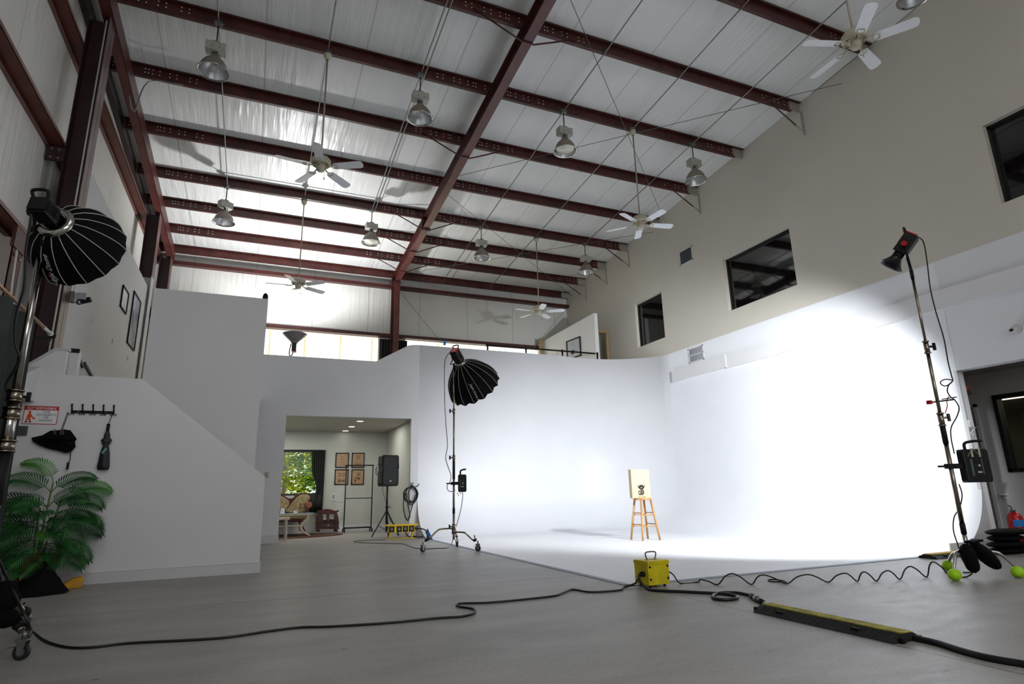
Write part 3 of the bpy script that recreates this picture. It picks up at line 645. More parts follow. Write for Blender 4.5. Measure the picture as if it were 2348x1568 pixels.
# ---------------------------------------------------------------- hanging lamps and fans
def make_lamp(lens):
    t = thing('high_bay_lamp', '', 'ceiling lamp')
    MB().bx(-.05, .05, -.05, .05, -.03, .03).bx(-.075, .075, -.012, .012, .02, .026).build('junction_box', GALVD, t, bevel=.004)
    MB().cyl((0, 0, -.03), (0, 0, -.32), .011, n=8).build('stem', mat('rusty_stem', '#55504a', .5, .5, .4, 20), t)
    MB().bx(-.045, .045, -.04, .04, -.36, -.32).build('hanger', GALVD, t, bevel=.003)
    m = MB().bx(-.135, .135, -.075, .075, -.50, -.36)
    for x in (-.045, .05): m.cyl((x, -.0755, -.45), (x, -.0765, -.45), .008, n=8, mi=1)
    m.build('ballast_box', [BALL, BLACK], t, bevel=.004)
    m = MB().cyl((0, 0, -.50), (0, 0, -.58), .03, n=12)
    for a in range(4): q_ = a*PI/2+.6; m.bar((.055*math.cos(q_), .055*math.sin(q_), -.5), (.055*math.cos(q_), .055*math.sin(q_), -.60), .012, .005)
    m.build('socket_cage', GALVD, t)
    pr = [(.062, -.575), (.075, -.60), (.10, -.625), (.14, -.665), (.17, -.715), (.19, -.77), (.205, -.82)]
    MB().lathe(pr, n=32).build('reflector_shell', REFO, t)
    MB().lathe([(r-.006, z) for r, z in pr], n=32).build('reflector_lining', REFI, t)
    MB().lathe([(.203, -.815), (.222, -.825), (.226, -.835), (.218, -.84), (.20, -.825)], n=32).build('rim', CHROME, t)
    MB().sph((0, 0, -.66), (.045, .045, .085)).build('bulb', mat('clear_bulb', '#b9bcbe', .12, .4), t)
    if lens:
        MB().lathe([(0, -.805), (.05, -.81), (.055, -.803), (.15, -.80), (.17, -.775)], n=32).build('lens', LENS, t)
    return t
LX = [(-1.0, 'leftmost'), (2.1, 'second from the left'), (4.85, 'third from the left'), (7.87, 'rightmost')]
p0, p1_ = make_lamp(False), make_lamp(True); first = {0: True, 1: True}
for Y, row in ((8.52, 'the near row'), (13.02, 'the far row'), (3.95, 'top right')):
    for i, (X, s) in enumerate(LX):
        if Y < 5 and i != 3: continue
        k = 1 if (i, row) in ((2, 'the near row'), (1, 'the far row'), (1, 'x')) else 0
        src = p1_ if k else p0
        o = src if first[k] else copy_tree(src); first[k] = False
        o.location = (X, Y, pz(Y)-.03)
        if i == 0 and Y > 10: o.rotation_euler.z = rad(35)
        elif i == 1 and Y > 10: o.rotation_euler.z = rad(8)
        o['label'] = ('grey high bay lamp cut off by the top right edge' if Y < 5 else 'grey bell-shaped high bay lamp, %s in %s' % (s, row))
        o['group'] = 'high bay lamps under the roof'
def make_fan():
    t = thing('ceiling_fan', '', 'ceiling fan')       # origin at the blade plane
    H_ = 2.02
    MB().bx(-.05, .05, -.05, .05, H_, H_+.05).build('junction_box', GALVD, t, bevel=.004)
    MB().lathe([(0, H_), (.06, H_), (.062, H_-.03), (.05, H_-.07), (.02, H_-.10)], n=20).build('canopy', FANC, t)
    MB().cyl((0, 0, .12), (0, 0, H_-.05), .013, n=10).build('downrod', mat('fan_rod', '#a09a8a', .35, .3), t)
    MB().lathe([(.015, .17), (.05, .165), (.12, .15), (.145, .12), (.15, .07), (.14, .045), (.10, .03), (0, .03)], n=32).build('motor_housing', FANC, t)
    m = MB()
    for a in range(24): q_ = 2*PI*a/24; m.bar((.085*math.cos(q_), .085*math.sin(q_), .029), (.125*math.cos(q_), .125*math.sin(q_), .034), .006, .004)
    m.build('vent_slots', BLACK, t)
    MB().lathe([(.06, .03), (.065, -.01), (.06, -.05), (.04, -.07), (0, -.075)], n=24).build('switch_housing', FANC, t)
    MB().cyl((.03, -.05, -.05), (.03, -.05, -.17), .0025, n=6).cyl((.03, -.05, -.17), (.03, -.05, -.205), .007, .009, 8).build('pull_chain', FANC, t)
    for k in range(5):
        R_ = Matrix.Rotation(2*PI*k/5, 3, 'Z') @ Matrix.Rotation(rad(-13), 3, 'X'); m = MB()
        pts = [(.2, -.05), (.23, -.062), (.60, -.072), (.645, -.06), (.66, -.02), (.66, .02), (.645, .06), (.60, .072), (.23, .062), (.2, .05)]
        m.prism(pts, lambda a, b: R_ @ Vector((a, b, -.003)), lambda a, b: R_ @ Vector((a, b, .003))); bl = m.build('blade', FANW, t)
        m = MB(); m.tube([R_ @ Vector(p) for p in ((.09, 0, .02), (.14, 0, .0), (.18, 0, -.008))], .011, 6)
        for sgn in (-1, 1): m.tube([R_ @ Vector(p) for p in smooth_pts([(.17, 0, -.008), (.19, .03*sgn, -.009), (.235, .04*sgn, -.008), (.26, .02*sgn, -.007), (.245, 0, -.007)], 4)], .006, 5)
        m.build('blade_arm', FANC, bl)
    return t
f0 = make_fan()
for i, (X, Y, z, a, s) in enumerate(((.58, 8.52, 5.76, 44, 'white ceiling fan hanging in the left roof bay, nearer one'), (.58, 13.02, 5.38, 30, 'white ceiling fan hanging low above the bright uplight'), (6.4, 8.52, 5.78, 60, 'white ceiling fan in front of the beige wall, middle right'), (6.4, 13.02, 5.36, 40, 'white ceiling fan hanging above the black guard rail'), (6.4, 3.95, 6.14, 16, 'white ceiling fan nearest the camera at top right'))):
    o = f0 if i == 0 else copy_tree(f0); o.location = (X, Y, z); o.rotation_euler.z = rad(a); o['label'] = s; o['group'] = 'five-bladed ceiling fans'

# ---------------------------------------------------------------- stands
def caster(parent, p, ang, r=.045, ball=False):
    c = thing('caster', None, None, p, ang); c.parent = parent
    del_ = None
    m = MB().cyl((0, -.013, r), (0, .013, r), r, n=22).build('wheel', RUBB, c)
    MB().cyl((0, -.0145, r), (0, .0145, r), r*.55, n=16).build('hub', GALVD, c)
    m = MB()
    for s in (-1, 1): m.prism([(-.012, r-.015), (.012, r-.015), (.03, r*2+.02), (-.03, r*2+.02)], lambda a, b: (a, s*.017, b), lambda a, b: (a, s*.020, b))
    m.bx(-.034, .034, -.022, .022, r*2+.018, r*2+.026).cyl((0, 0, r*2+.026), (0, 0, r*2+.07), .012, n=10).build('fork', GALV, c)
    MB().bar((-.02, 0, r*1.7), (-.08, 0, r*1.5), .022, .005).bar((-.03, .02, r*2), (-.075, .03, r*2.1), .006, .004).build('brake_lever', GALVD, c)
    return c
def knob(parent, p, d, s=1.0, m_=None):
    d = Vector(d).normalized(); p = Vector(p)
    MB().cyl(p, p+d*.05*s, .008*s, n=8).bar(p+d*.05*s-Vector((0, 0, .028*s)), p+d*.05*s+Vector((0, 0, .028*s)), .02*s, .014*s).build('knob', m_ or BLACK, parent, True)
# centre stand: wheels on the floor, three bent legs
def wheel_stand(name, label, cx, cy, angs, Rl, top, rp, leg_r, legh, collars, bands, knobs):
    t = thing(name, label, 'light stand', (cx, cy, 0))
    rs = rp
    prev = .16
    for i, (z0, z1, r_, mt) in enumerate(bands):
        MB().cyl((cx, cy, z0), (cx, cy, z1), r_, n=16).build('pole_section', mt, t, True)
    for z, r_ in collars: MB().cyl((cx, cy, z-.035), (cx, cy, z+.035), r_, n=16).cyl((cx, cy, z+.03), (cx, cy, z+.04), r_+.006, n=16).cyl((cx, cy, z-.04), (cx, cy, z-.03), r_+.006, n=16).build('collar', NICKEL, t, True)
    for z, d in knobs: knob(t, (cx+d[0]*.02, cy+d[1]*.02, z), d, 1.2)
    for a, Rr, z0 in zip(angs, Rl, legh):
        dx, dy = math.cos(rad(a)), math.sin(rad(a)); P = lambda r_, z: (cx+dx*r_, cy+dy*r_, z)
        pts = smooth_pts([P(.02, z0), P(Rr*.42, z0), P(Rr*.56, z0-.03), P(Rr*.78, z0*.62), P(Rr*.94, .16)], 5)
        lg = MB().tube(pts, leg_r, 10).build('leg', NICKEL, t, True)
        MB().cyl(P(Rr*.84, z0*.5+.02), P(Rr*.93, .175), leg_r+.008, n=10).bar(P(Rr*.86, .24), (P(Rr*.8, .2)[0]-dy*.05, P(Rr*.8, .2)[1]+dx*.05, .19), .014, .01).build('leg_clamp', BLACK, lg, False).location = -t.location
        c = caster(lg, (0, 0, 0), rad(a+20)); c.location = (dx*Rr, dy*Rr, 0); c.name = 'caster'
        # a caster empty is a part group: reparent its meshes straight to the leg
        for ch in [x for x in bpy.data.objects if x.parent == c]:
            ch.location = c.location; ch.rotation_euler = c.rotation_euler; ch.parent = lg
        bpy.data.objects.remove(c)
    return t
CSX, CSY = 3.14, 9.9
wheel_stand('wheeled_light_stand', 'steel light stand on casters at the left edge of the white floor', CSX, CSY, (188, 297, 67), (.55, .55, .60), 3.05, .02, .014, (.34, .28, .32),
    [(1.50, .025), (2.30, .022), (.37, .028), (.29, .034)], [(.16, .58, .019, NICKEL), (.58, .66, .022, BLACK), (.66, 1.1, .018, NICKEL), (1.14, 1.45, .022, BLACK), (1.1, 1.14, .018, mat('copper_band', '#8a5a38', .3, .8)), (1.45, 2.30, .015, NICKEL), (2.30, 3.06, .012, NICKEL)],
    [(1.50, (-1, -.3, 0)), (2.30, (-1, -.3, 0)), (.37, (-1, -.2, 0))])
LSX, LSY = -1.55, 5.03
wheel_stand('wheeled_light_stand', 'thick chrome rolling light stand cut by the left edge', LSX, LSY, (-41, 63, 190), (.47, .43, .45), 2.75, .02, .022, (.34, .34, .34),
    [(1.62, .045), (1.50, .05), (1.28, .055)], [(.16, 1.0, .033, CHROME), (.9, 1.25, .042, BLACK), (1.25, 1.6, .036, CHROME), (1.6, 2.64, .024, CHROME), (2.64, 2.73, .012, NICKEL)],
    [(1.62, (.8, .6, 0))])
# right stand: turtle legs ending in lime green balls
RSX, RSY = 6.52, 3.906
t = thing('light_stand', 'tall steel light stand on lime green floor balls at the right', 'light stand', (RSX, RSY, 0))
for z0, z1, r_, mt in ((.12, .40, .021, CHROME), (.40, .50, .025, BLACK), (.50, 1.28, .021, NICKEL), (1.28, 1.50, .026, BLACK), (1.50, 2.28, .018, NICKEL), (2.28, 3.10, .014, NICKEL)):
    MB().cyl((RSX, RSY, z0), (RSX, RSY, z1), r_, n=16).build('pole_section', mt, t, True)
for z, r_ in ((1.53, .028), (2.30, .025)): MB().cyl((RSX, RSY, z-.06), (RSX, RSY, z+.06), r_, n=16).cyl((RSX, RSY, z+.055), (RSX, RSY, z+.07), r_+.008, n=16).cyl((RSX, RSY, z-.07), (RSX, RSY, z-.055), r_+.008, n=16).build('collar', NICKEL, t, True)
knob(t, (RSX+.02, RSY, 2.31), (.9, -.4, 0), 1.4); knob(t, (RSX+.02, RSY, 1.55), (.9, -.4, 0), 1.4, NICKEL)
MB().cyl((RSX, RSY, 3.08), (RSX, RSY, 3.14), .009, n=10).build('spigot', CHROME, t, True)
m = MB().bar((RSX-.07, RSY+.03, 1.71), (RSX+.16, RSY-.07, 1.735), .03, .014).bar((RSX+.05, RSY-.02, 1.74), (RSX+.19, RSY-.08, 1.76), .02, .01, 0); m.build('spring_clamp', BLACK, t, True)
MB().bx(RSX-.105, RSX-.065, RSY+.01, RSY+.05, 1.69, 1.73).build('clamp_tip', RED, t, True)
for (bx_, by_), z0 in (((6.76, 4.27), .20), ((6.145, 3.84), .25), ((6.80, 3.66), .235)):
    d = Vector((bx_-RSX, by_-RSY, 0)); L_ = d.length; d.normalize(); P = lambda r_, z: (RSX+d.x*r_, RSY+d.y*r_, z)
    lg = MB().tube(smooth_pts([P(.02, z0), P(L_*.5, z0), P(L_*.7, z0-.02), P(L_*.9, z0*.55), P(L_, .07)], 5), .0135, 10).build('leg', CHROME, t, True)
    m = MB().sph(P(L_, .052), (.064, .055, .054), 16, 10); b = m.build('floor_ball', LIME, lg, False); b.location = -Vector(t.location)
# sandbags
def pillow(m, c, L, W_, H_, ang=0, tilt=0.0, mi=0, seed=0):
    R_ = Matrix.Rotation(ang, 3, 'Z') @ Matrix.Rotation(tilt, 3, 'Y'); c = Vector(c); nu, nv = 18, 12; vs = []; rnd = random.Random(seed)
    for i in range(nu+1):
        u = -1+2*i/nu; wd = (1-abs(u)**3.2)**.5 if abs(u) < 1 else 0; wd = max(wd, .22); hh = max((1-abs(u)**3.4), 0)**.6
        for j in range(nv):
            q_ = 2*PI*j/nv; cc, ss = math.cos(q_), math.sin(q_)
            k = 1+.05*math.sin(5*u+seed)+rnd.uniform(-.015, .015)
            vs.append(c + R_ @ Vector((u*L/2, cc*W_/2*wd*k, ss*abs(ss)**.15*H_/2*max(hh, .06)*k)))
    f = [(i*nv+j, i*nv+(j+1) % nv, (i+1)*nv+(j+1) % nv, (i+1)*nv+j) for i in range(nu) for j in range(nv)]
    m.add(vs, f, mi, True); m.add(vs[:nv], [tuple(range(nv))], mi); m.add(vs[-nv:], [tuple(range(nv))], mi); return m
m = pillow(MB(), (6.40, 3.83, .185), .27, .14, .13, rad(-60), rad(80), seed=3); pillow(m, (6.60, 3.80, .20), .33, .16, .13, rad(-23), rad(48), seed=8)
m.bar((6.42, 3.82, .33), (6.60, 3.83, .34), .08, .02)
tag(m.build('sandbag', BLKF), 'black saddle sandbag slung over the legs of the right light stand', 'sandbag')
for k, (x, y, z, L_, a) in enumerate(((8.95, 4.86, .045, .62, 4), (8.90, 4.84, .118, .60, -3), (8.93, 4.86, .19, .58, 2), (8.96, 4.84, .262, .66, -6), (9.4, 4.56, .045, .6, 10), (9.42, 4.54, .12, .62, -8), (9.4, 4.56, .19, .6, 8))):
    o = pillow(MB(), (x, y, z), L_, .30, .088, rad(a), seed=k).build('sandbag', BLKF)
    s = ['bottom one of the left stack', 'second from the floor in the left stack', 'third from the floor in the left stack', 'topmost of the left stack', 'bottom one of the stack below the extinguisher', 'middle one of the stack below the extinguisher', 'topmost of the stack below the extinguisher'][k]
    tag(o, 'black sandbag beside the opening, '+s, 'sandbag', 'sandbags piled by the opening')
m = pillow(MB(), (-1.47, 4.86, .27), .24, .16, .20, rad(60), seed=4); pillow(m, (-1.60, 5.2, .30), .26, .12, .22, rad(60), rad(10), seed=9); q_ = near(2, 1372, (LSX, LSY-.15, .4)); pillow(m, q_, .20, .10, .22, rad(-20), rad(70), seed=6); q_ = near(-4, 1415, (LSX, LSY-.15, .3)); pillow(m, q_, .26, .10, .12, rad(-20), rad(5), seed=7)
tag(m.build('sandbag', BLKF), 'black sandbag hanging on the rolling stand at bottom left', 'sandbag')
# extinguisher
ex = (9.47, 4.99)
t = thing('fire_extinguisher', 'red fire extinguisher behind the sandbags at the right edge', 'fire extinguisher', (ex[0], ex[1], 0.0))
MB().lathe([(0, .0), (.085, .0), (.09, .02), (.09, .40), (.08, .44), (.05, .475), (.03, .49)], n=28).build('cylinder', RED, t)
MB().lathe([(.0912, .30), (.0912, .39)], n=20, a0=rad(190), a1=rad(300)).build('blue_label', BTAPE, t)
MB().lathe([(.0912, .18), (.0912, .28)], n=20, a0=rad(200), a1=rad(290)).build('white_label', TRIMW, t)
MB().lathe([(.0915, .15), (.0915, .165)], n=28).build('strap', BLACK, t)
MB().cyl((0, 0, .49), (0, 0, .54), .025, n=12).build('valve', GALV, t)
MB().bar((-.02, 0, .55), (-.16, -.03, .585), .02, .006).bar((-.02, 0, .53), (-.13, -.03, .50), .02, .006).build('handle', GALV, t)

# ---------------------------------------------------------------- studio lights
def softbox(name, label, ring, axis, R_, D_, r0, shape, roll, on_text, scal=.035, flip=1):
    z = Vector(axis).normalized(); M3 = axes(z); M3 = M3 @ Matrix.Rotation(roll, 3, 'Z'); ring = Vector(ring)
    t = thing(name, label, 'softbox', ring)
    W = lambda r_, a, h: M3 @ Vector((r_*math.cos(a), r_*math.sin(a), h))
    n = 16; sub = 4; K = 9; vs = []
    def rr(u): return r0+(R_-r0)*(math.sin(PI/2*u)**shape)
    for k in range(K+1):
        u = k/K
        for j in range(n*sub):
            f = abs((j % sub)/sub-.5)*2; f = 1-f  # 0 at rib, 1 mid
            a = 2*PI*j/(n*sub); r_ = rr(u)*(1-max(scal, .02)*f*min(1, u*1.5)); h = D_*u - (scal*f if k == K else 0)
            vs.append(W(r_, a, h))
    N_ = n*sub
    MB().add(vs, [(k*N_+j, k*N_+(j+1) % N_, (k+1)*N_+(j+1) % N_, (k+1)*N_+j) for k in range(K) for j in range(N_)], 0, False).build('canopy', BLKF, t)
    for j in range(n):
        a = 2*PI*j/n; MB().tube([W(rr(u/8)*1.008+.002, a, D_*u/8) for u in range(9)], .0032, 5).build('rib_piping', PVC, t)
    MB().lathe([(0, D_-.03), (R_*.95, D_-.03)], M=M3, n=32).build('diffuser', mat('diffuser_cloth', '#e8e8e6', .8), t)
    MB().lathe([(r0*.55, -.035), (r0*.85, -.035), (r0+.004, -.022), (r0+.012, 0), (r0+.004, .015), (r0*.7, .02), (r0*.55, .02), (r0*.55, -.035)], M=M3, n=40).build('speed_ring', CHROME, t)
    # printed wordmark on one gore
    for (ga, us, body, sz, mt) in on_text:
        a = 2*PI*(ga+.5)/n; u = us; p = W(rr(u)*1.0, a, D_*u); p2 = W(rr(u+.05), a, D_*(u+.05)); al = (p2-p).normalized()*flip
        out = W(1, a, 0).normalized(); nrm = (out-al*out.dot(al)).normalized(); side = al.cross(nrm)
        RR = Matrix((al, nrm.cross(al), nrm)).transposed()
        if body == '^':
            c0 = p+nrm*.003
            MB().prism([(0, -.035), (.012, -.035), (.07, .0), (.058, .004)], lambda x, y: c0+RR @ Vector((x, y, 0)), lambda x, y: c0+RR @ Vector((x, y, .002))).build('logo_stroke', TRIMW, t)
            MB().prism([(.07, .0), (.058, -.004), (.02, .03), (.034, .032)], lambda x, y: c0+RR @ Vector((x, y, 0)), lambda x, y: c0+RR @ Vector((x, y, .002))).build('logo_stroke_red', RED, t)
        else: text('wordmark', body, sz, mt, t, p+nrm*.004, RR, .35)
    return t
def lamp_head(name, label, loc, axis, L_, w_, red_top=True, yoke=None, pole=None):
    """LED head: box body behind the mount, fins, handle, yoke down to the stand"""
    z = Vector(axis).normalized(); M3 = axes(z); t = thing(name, label, 'studio light', loc)
    B = lambda x0, x1, y0, y1, z0, z1, nm, mt, bv=.006: MB().bx(x0, x1, y0, y1, z0, z1, M=M3.to_4x4()).build(nm, mt, t, bevel=bv)
    h = w_
    B(-h*.5, h*.5, -h*.55, h*.55, -L_, -.02, 'body', BLKG)
    MB().cyl(M3 @ Vector((0, 0, -.03)), M3 @ Vector((0, 0, .03)), h*.42, n=24).build('mount', BLACK, t)
    B(-h*.46, h*.46, h*.55, h*.57, -L_*.9, -L_*.45, 'red_panel', RED, .002)
    B(-h*.52, h*.52, -h*.4, h*.5, -L_-.012, -L_, 'rear_plate', RED if red_top else BLKG, .002)
    m = MB()
    for k in range(9): m.bx(-h*.53, h*.53, -h*.3, h*.3, -L_*.15-k*.018, -L_*.15-k*.018+.006, M=M3.to_4x4())
    m.build('cooling_fins', BLACK, t)
    MB().tube([M3 @ Vector(p) for p in smooth_pts([(-h*.4, h*.5, -L_), (-h*.4, h*.85, -L_-.03), (h*.4, h*.85, -L_-.03), (h*.4, h*.5, -L_)], 4)], .012, 6).build('handle', BLACK, t)
    if pole is not None:
        c = Vector(loc); a1 = M3 @ Vector((h*.62, 0, -L_*.45)); a2 = M3 @ Vector((-h*.62, 0, -L_*.45)); low = Vector(pole)-c
        sx = (a1-a2).normalized()
        b1 = low+sx*h*.62+Vector((0, 0, .05)); b2 = low-sx*h*.62+Vector((0, 0, .05))
        MB().tube([a1, b1, b2, a2], .013, 6).build('yoke', BLACK, t)
        MB().cyl(a1*1.0, a1+sx*.04, .028, n=12).build('yoke_knob', RED if red_top else BLACK, t)
        MB().cyl(low+Vector((0, 0, .05)), low-Vector((0, 0, .05)), .018, n=12).build('stand_socket', BLACK, t)
    return t
# centre light: deep softbox
cax = Vector((.604, .451, -.657)); cr = Vector((3.257, 9.856, 3.163))
softbox('softbox', 'deep black dome softbox over the centre wheeled stand', cr, cax, .49, .60, .085, .72, rad(0), [(10, .40, '^', 0, 0), (10, .67, 'Light Dome II', .055, TRIMW)])
lamp_head('studio_light', 'black and red LED light behind the centre softbox', cr-cax*.02, cax, .26, .13, True, pole=(CSX, CSY, 3.10))
# left light: shallower softbox close to the camera
lax = Vector((.278, .938, -.209)); lr = Vector((-1.46, 4.91, 2.868))
lax = lax.normalized()
softbox('softbox', 'large black dome softbox at the upper left', lr, lax, .33, .33, .115, .70, rad(0), [(12, .78, '^', 0, 0), (12, .55, 'Light Dome', .055, TRIMW)], .008, -1)
lamp_head('studio_light', 'black LED light behind the left softbox', lr-lax*.05, lax, .16, .115, False, pole=(LSX+.03, LSY-.1, 2.74))
# right light: bare LED with a small reflector
kax = Vector((-.28, .45, -.62)).normalized(); kl = Vector((6.42, 3.95, 3.36))
t = lamp_head('studio_light', 'red and black LED light with small black reflector on the right stand', kl, kax, .25, .13, True, pole=(RSX, RSY, 3.13))
M3 = axes(kax)
MB().lathe([(.05, .0), (.055, .03), (.075, .07), (.10, .11), (.125, .135), (.13, .138)], M=M3, n=28).build('reflector', BLKG, t)
# mezzanine uplight
t = thing('studio_light', 'silver dish uplight pointing at the roof on the mezzanine', 'studio light', (.66, 14.8, 4.45))
MB().lathe([(.07, .09), (.10, .11), (.19, .19), (.26, .26), (.285, .30), (.27, .305), (.18, .2), (.06, .10)], n=32).build('reflector_dish', mat('grey_dish', '#777680', .35, .5), t)
MB().lathe([(.08, .075), (.09, .085), (.08, .1)], n=24).build('mount_ring', CHROME, t)
MB().bx(-.055, .05, -.06, .06, -.14, .08).build('body', BLKG, t, bevel=.008)
MB().bx(-.01, .06, -.062, .062, -.16, -.14).build('red_base', RED, t)
MB().tube(smooth_pts([(-.07, 0, .05), (-.1, 0, -.15), (-.08, 0, -.26), (-.03, 0, -.22), (-.02, 0, -.15)], 4), .014, 6).build('yoke', BLACK, t)
MB().cyl((-.08, 0, -.24), (-.08, 0, -1.54), .015, n=10).build('stand_pole', BLACK, t)
for a in (0, 120, 240): MB().tube([(-.08, 0, -1.0), (-.08+.45*math.cos(rad(a)), .45*math.sin(rad(a)), -1.55)], .01, 6).build('stand_leg', BLACK, t)
# LED controllers clamped to the stands
def controller(label, c, w_, h_, d_, ang, pole, logo=False):
    t = thing('light_controller', label, 'power supply', c, ang)
    MB().bx(-w_/2, w_/2, -d_/2, d_/2, -h_/2, h_/2).build('housing', BLKG, t, bevel=.01)
    m = MB()
    for k in range(4): m.bx(-w_/2-.006, w_/2+.006, -d_/2+.005+k*d_/4, -d_/2+.012+k*d_/4, -h_/2+.02, h_/2-.02)
    m.build('edge_fins', BLACK, t)
    MB().tube(smooth_pts([(-w_*.25, 0, h_/2), (-w_*.22, 0, h_/2+.06), (w_*.1, 0, h_/2+.08), (w_*.5, 0, h_/2+.085)], 5), .014, 8).build('handle', BLACK, t)
    m = MB().bx(-w_*.3, -w_*.2, -d_/2-.004, -d_/2, -h_*.3, h_*.2).bx(w_*.15, w_*.2, -d_/2-.004, -d_/2, -h_*.25, h_*.2)
    m.build('display_strip', mat('display_grey', '#4a5a60', .2), t)
    MB().bx(-.015, .03, -d_/2-.004, -d_/2, -h_*.22, -h_*.17).cyl((.01, -d_/2, .0), (.01, -d_/2-.008, .0), .012, n=12).build('dial', PVC, t)
    if logo:
        for s, a, b in ((1, (-.09, .09), (-.03, .17)), (2, (-.03, .17), (.05, .09))):
            MB().bar((a[0], -d_/2-.002, a[1]), (b[0], -d_/2-.002, b[1]), .003, .008).build('logo_stroke', GALV, t)
        for x in (-.05, .03): MB().bx(x, x+.022, -d_/2-.003, -d_/2+.004, h_/2-.08, h_/2+.004).build('strap_tab', mat('tan_strap', '#b7ad8c', .6), t)
    pl = Vector(pole)-Vector(c); pl = Matrix.Rotation(-ang, 3, 'Z') @ pl
    m = MB().bar((-w_/2, 0, -.0), (pl.x-.05, pl.y, -.0), .05, .05).bar((pl.x-.03, pl.y, 0), (pl.x-.13, pl.y, .0), .02, .02)
    m.build('mount_clamp', BLACK, t); return t
controller('black LED controller box clamped to the right light stand', (RSX+.235, RSY-.09, 1.055), .26, .33, .09, rad(-20), (RSX, RSY, 1.055), True)
controller('small black LED controller box on the centre light stand', (CSX+.135, CSY-.05, 1.07), .13, .29, .10, rad(-20), (CSX, CSY, 1.07))
m = MB().bar((CSX+.05, CSY-.02, .92), (CSX+.08, CSY-.03, .86), .014, .01).bar((CSX+.09, CSY-.03, .92), (CSX+.12, CSY-.04, .89), .014, .01)
tag(m.build('cable_tie', RED), 'red tie hanging under the centre controller box', 'tie')
# ---------------------------------------------------------------- stool, board and power box
SX, SY = 6.67, 9.5
t = thing('bar_stool', 'light wooden bar stool standing alone on the white floor', 'stool', (SX, SY, 0.004))
MB().lathe([(0, .705), (.165, .705), (.172, .715), (.172, .73), (.165, .738), (0, .738)], n=36).build('seat', PINE, t)
lt, lb = .105, .185
for sx in (-1, 1):
    for sy in (-1, 1): MB().tube([(sx*lb, sy*lb, 0), (sx*lt, sy*lt, .705)], .019, 8).build('leg', PINE, t)
at = lambda z: lb+(lt-lb)*z/.705
for z, dz in ((.24, .035), (.44, .035)):
    for s in (-1, 1):
        a = at(z); MB().tube([(-a, s*a, z), (a, s*a, z)], .009, 8).build('rung', PINE, t)
        a = at(z+dz); MB().tube([(s*a, -a, z+dz), (s*a, a, z+dz)], .009, 8).build('rung', PINE, t)
bx0 = onY(1449, 1110, 9.42).x; bx1 = onY(1489.5, 1110, 9.42).x; bw = bx1-bx0
t = thing('display_board', 'pale wooden box board with a black cat logo standing on the stool', 'board', ((bx0+bx1)/2, 9.46, .744), rad(-2))
MB().bx(-bw/2, bw/2, -.04, .05, 0, .515).build('panel', BOARD, t, bevel=.002)
fy = -.0415; s = .00052*1.0
def cat(poly, name='cat_logo', m_=INK, d=.0015): MB().prism(poly, lambda a, b: (a, fy, b), lambda a, b: (a, fy-d, b)).build(name, m_, t)
ox, oz = .005, .052
def ell(cx, cz, rx, rz, n=20, a0=0, a1=360): return [(ox+cx+rx*math.cos(rad(a0+(a1-a0)*i/n)), oz+cz+rz*math.sin(rad(a0+(a1-a0)*i/n))) for i in range(n+(a1-a0 < 360))]
m = MB(); pr = lambda poly, mi=0, d=.0015: m.prism(poly, lambda a, b: (a, fy, b), lambda a, b: (a, fy-d, b), mi)
def P2(L): return [(ox+a, oz+b) for a, b in L]
pr(P2([(-.032, .015), (-.027, .075), (-.014, .125), (.022, .125), (.042, .095), (.055, .05), (.048, .015), (.02, .005), (-.01, .005)]))
pr(ell(.0, .147, .052, .036)); pr(P2([(-.036, .15), (-.034, .195), (-.008, .172)])); pr(P2([(.036, .15), (.036, .197), (.01, .172)]))
for L in ([(-.015, .11), (-.05, .125), (-.07, .165)], [(.015, .11), (.05, .128), (.07, .17)]):
    for a, b in zip(L[:-1], L[1:]): m.bar((ox+a[0], fy-.001, oz+a[1]), (ox+b[0], fy-.001, oz+b[1]),   .002, .019)
for L in ((-.073, .168), (.073, .173)): pr(ell(L[0], L[1], .008, .008, 10))
tl = [(-.02, .012), (-.045, .01), (-.062, .03), (-.062, .055), (-.045, .075), (-.036, .078)]
tp = smooth_pts([(ox+a, fy-.001, oz+b) for a, b in tl], 4)
for a, b in zip(tp[:-1], tp[1:]): m.bar(a, b, .002, .022)
for z in (.03, .05, .07, .09): m.bar((ox-.012, fy-.002, oz+z), (ox+.036, fy-.002, oz+z+.004), .0012, .003, 1)
m.bar((ox-.018, fy-.002, oz+.133), (ox+.02, fy-.002, oz+.134), .0012, .007, 1)
for x in (-.012, .018): m.bar((ox+x, fy-.001, oz+.005), (ox+x+.002, fy-.001, oz-.012), .002, .004).bar((ox+x, fy-.001, oz-.012), (ox+x+.012, fy-.001, oz-.014), .002, .004)
m.build('cat_logo', [INK, BOARD], t)
text('logo_text', 'Happy Cat Studios', .029, INK, t, (ox, fy-.001, oz-.032), Matrix.Rotation(PI/2, 3, 'X'), ext=.0005, sx=.8)

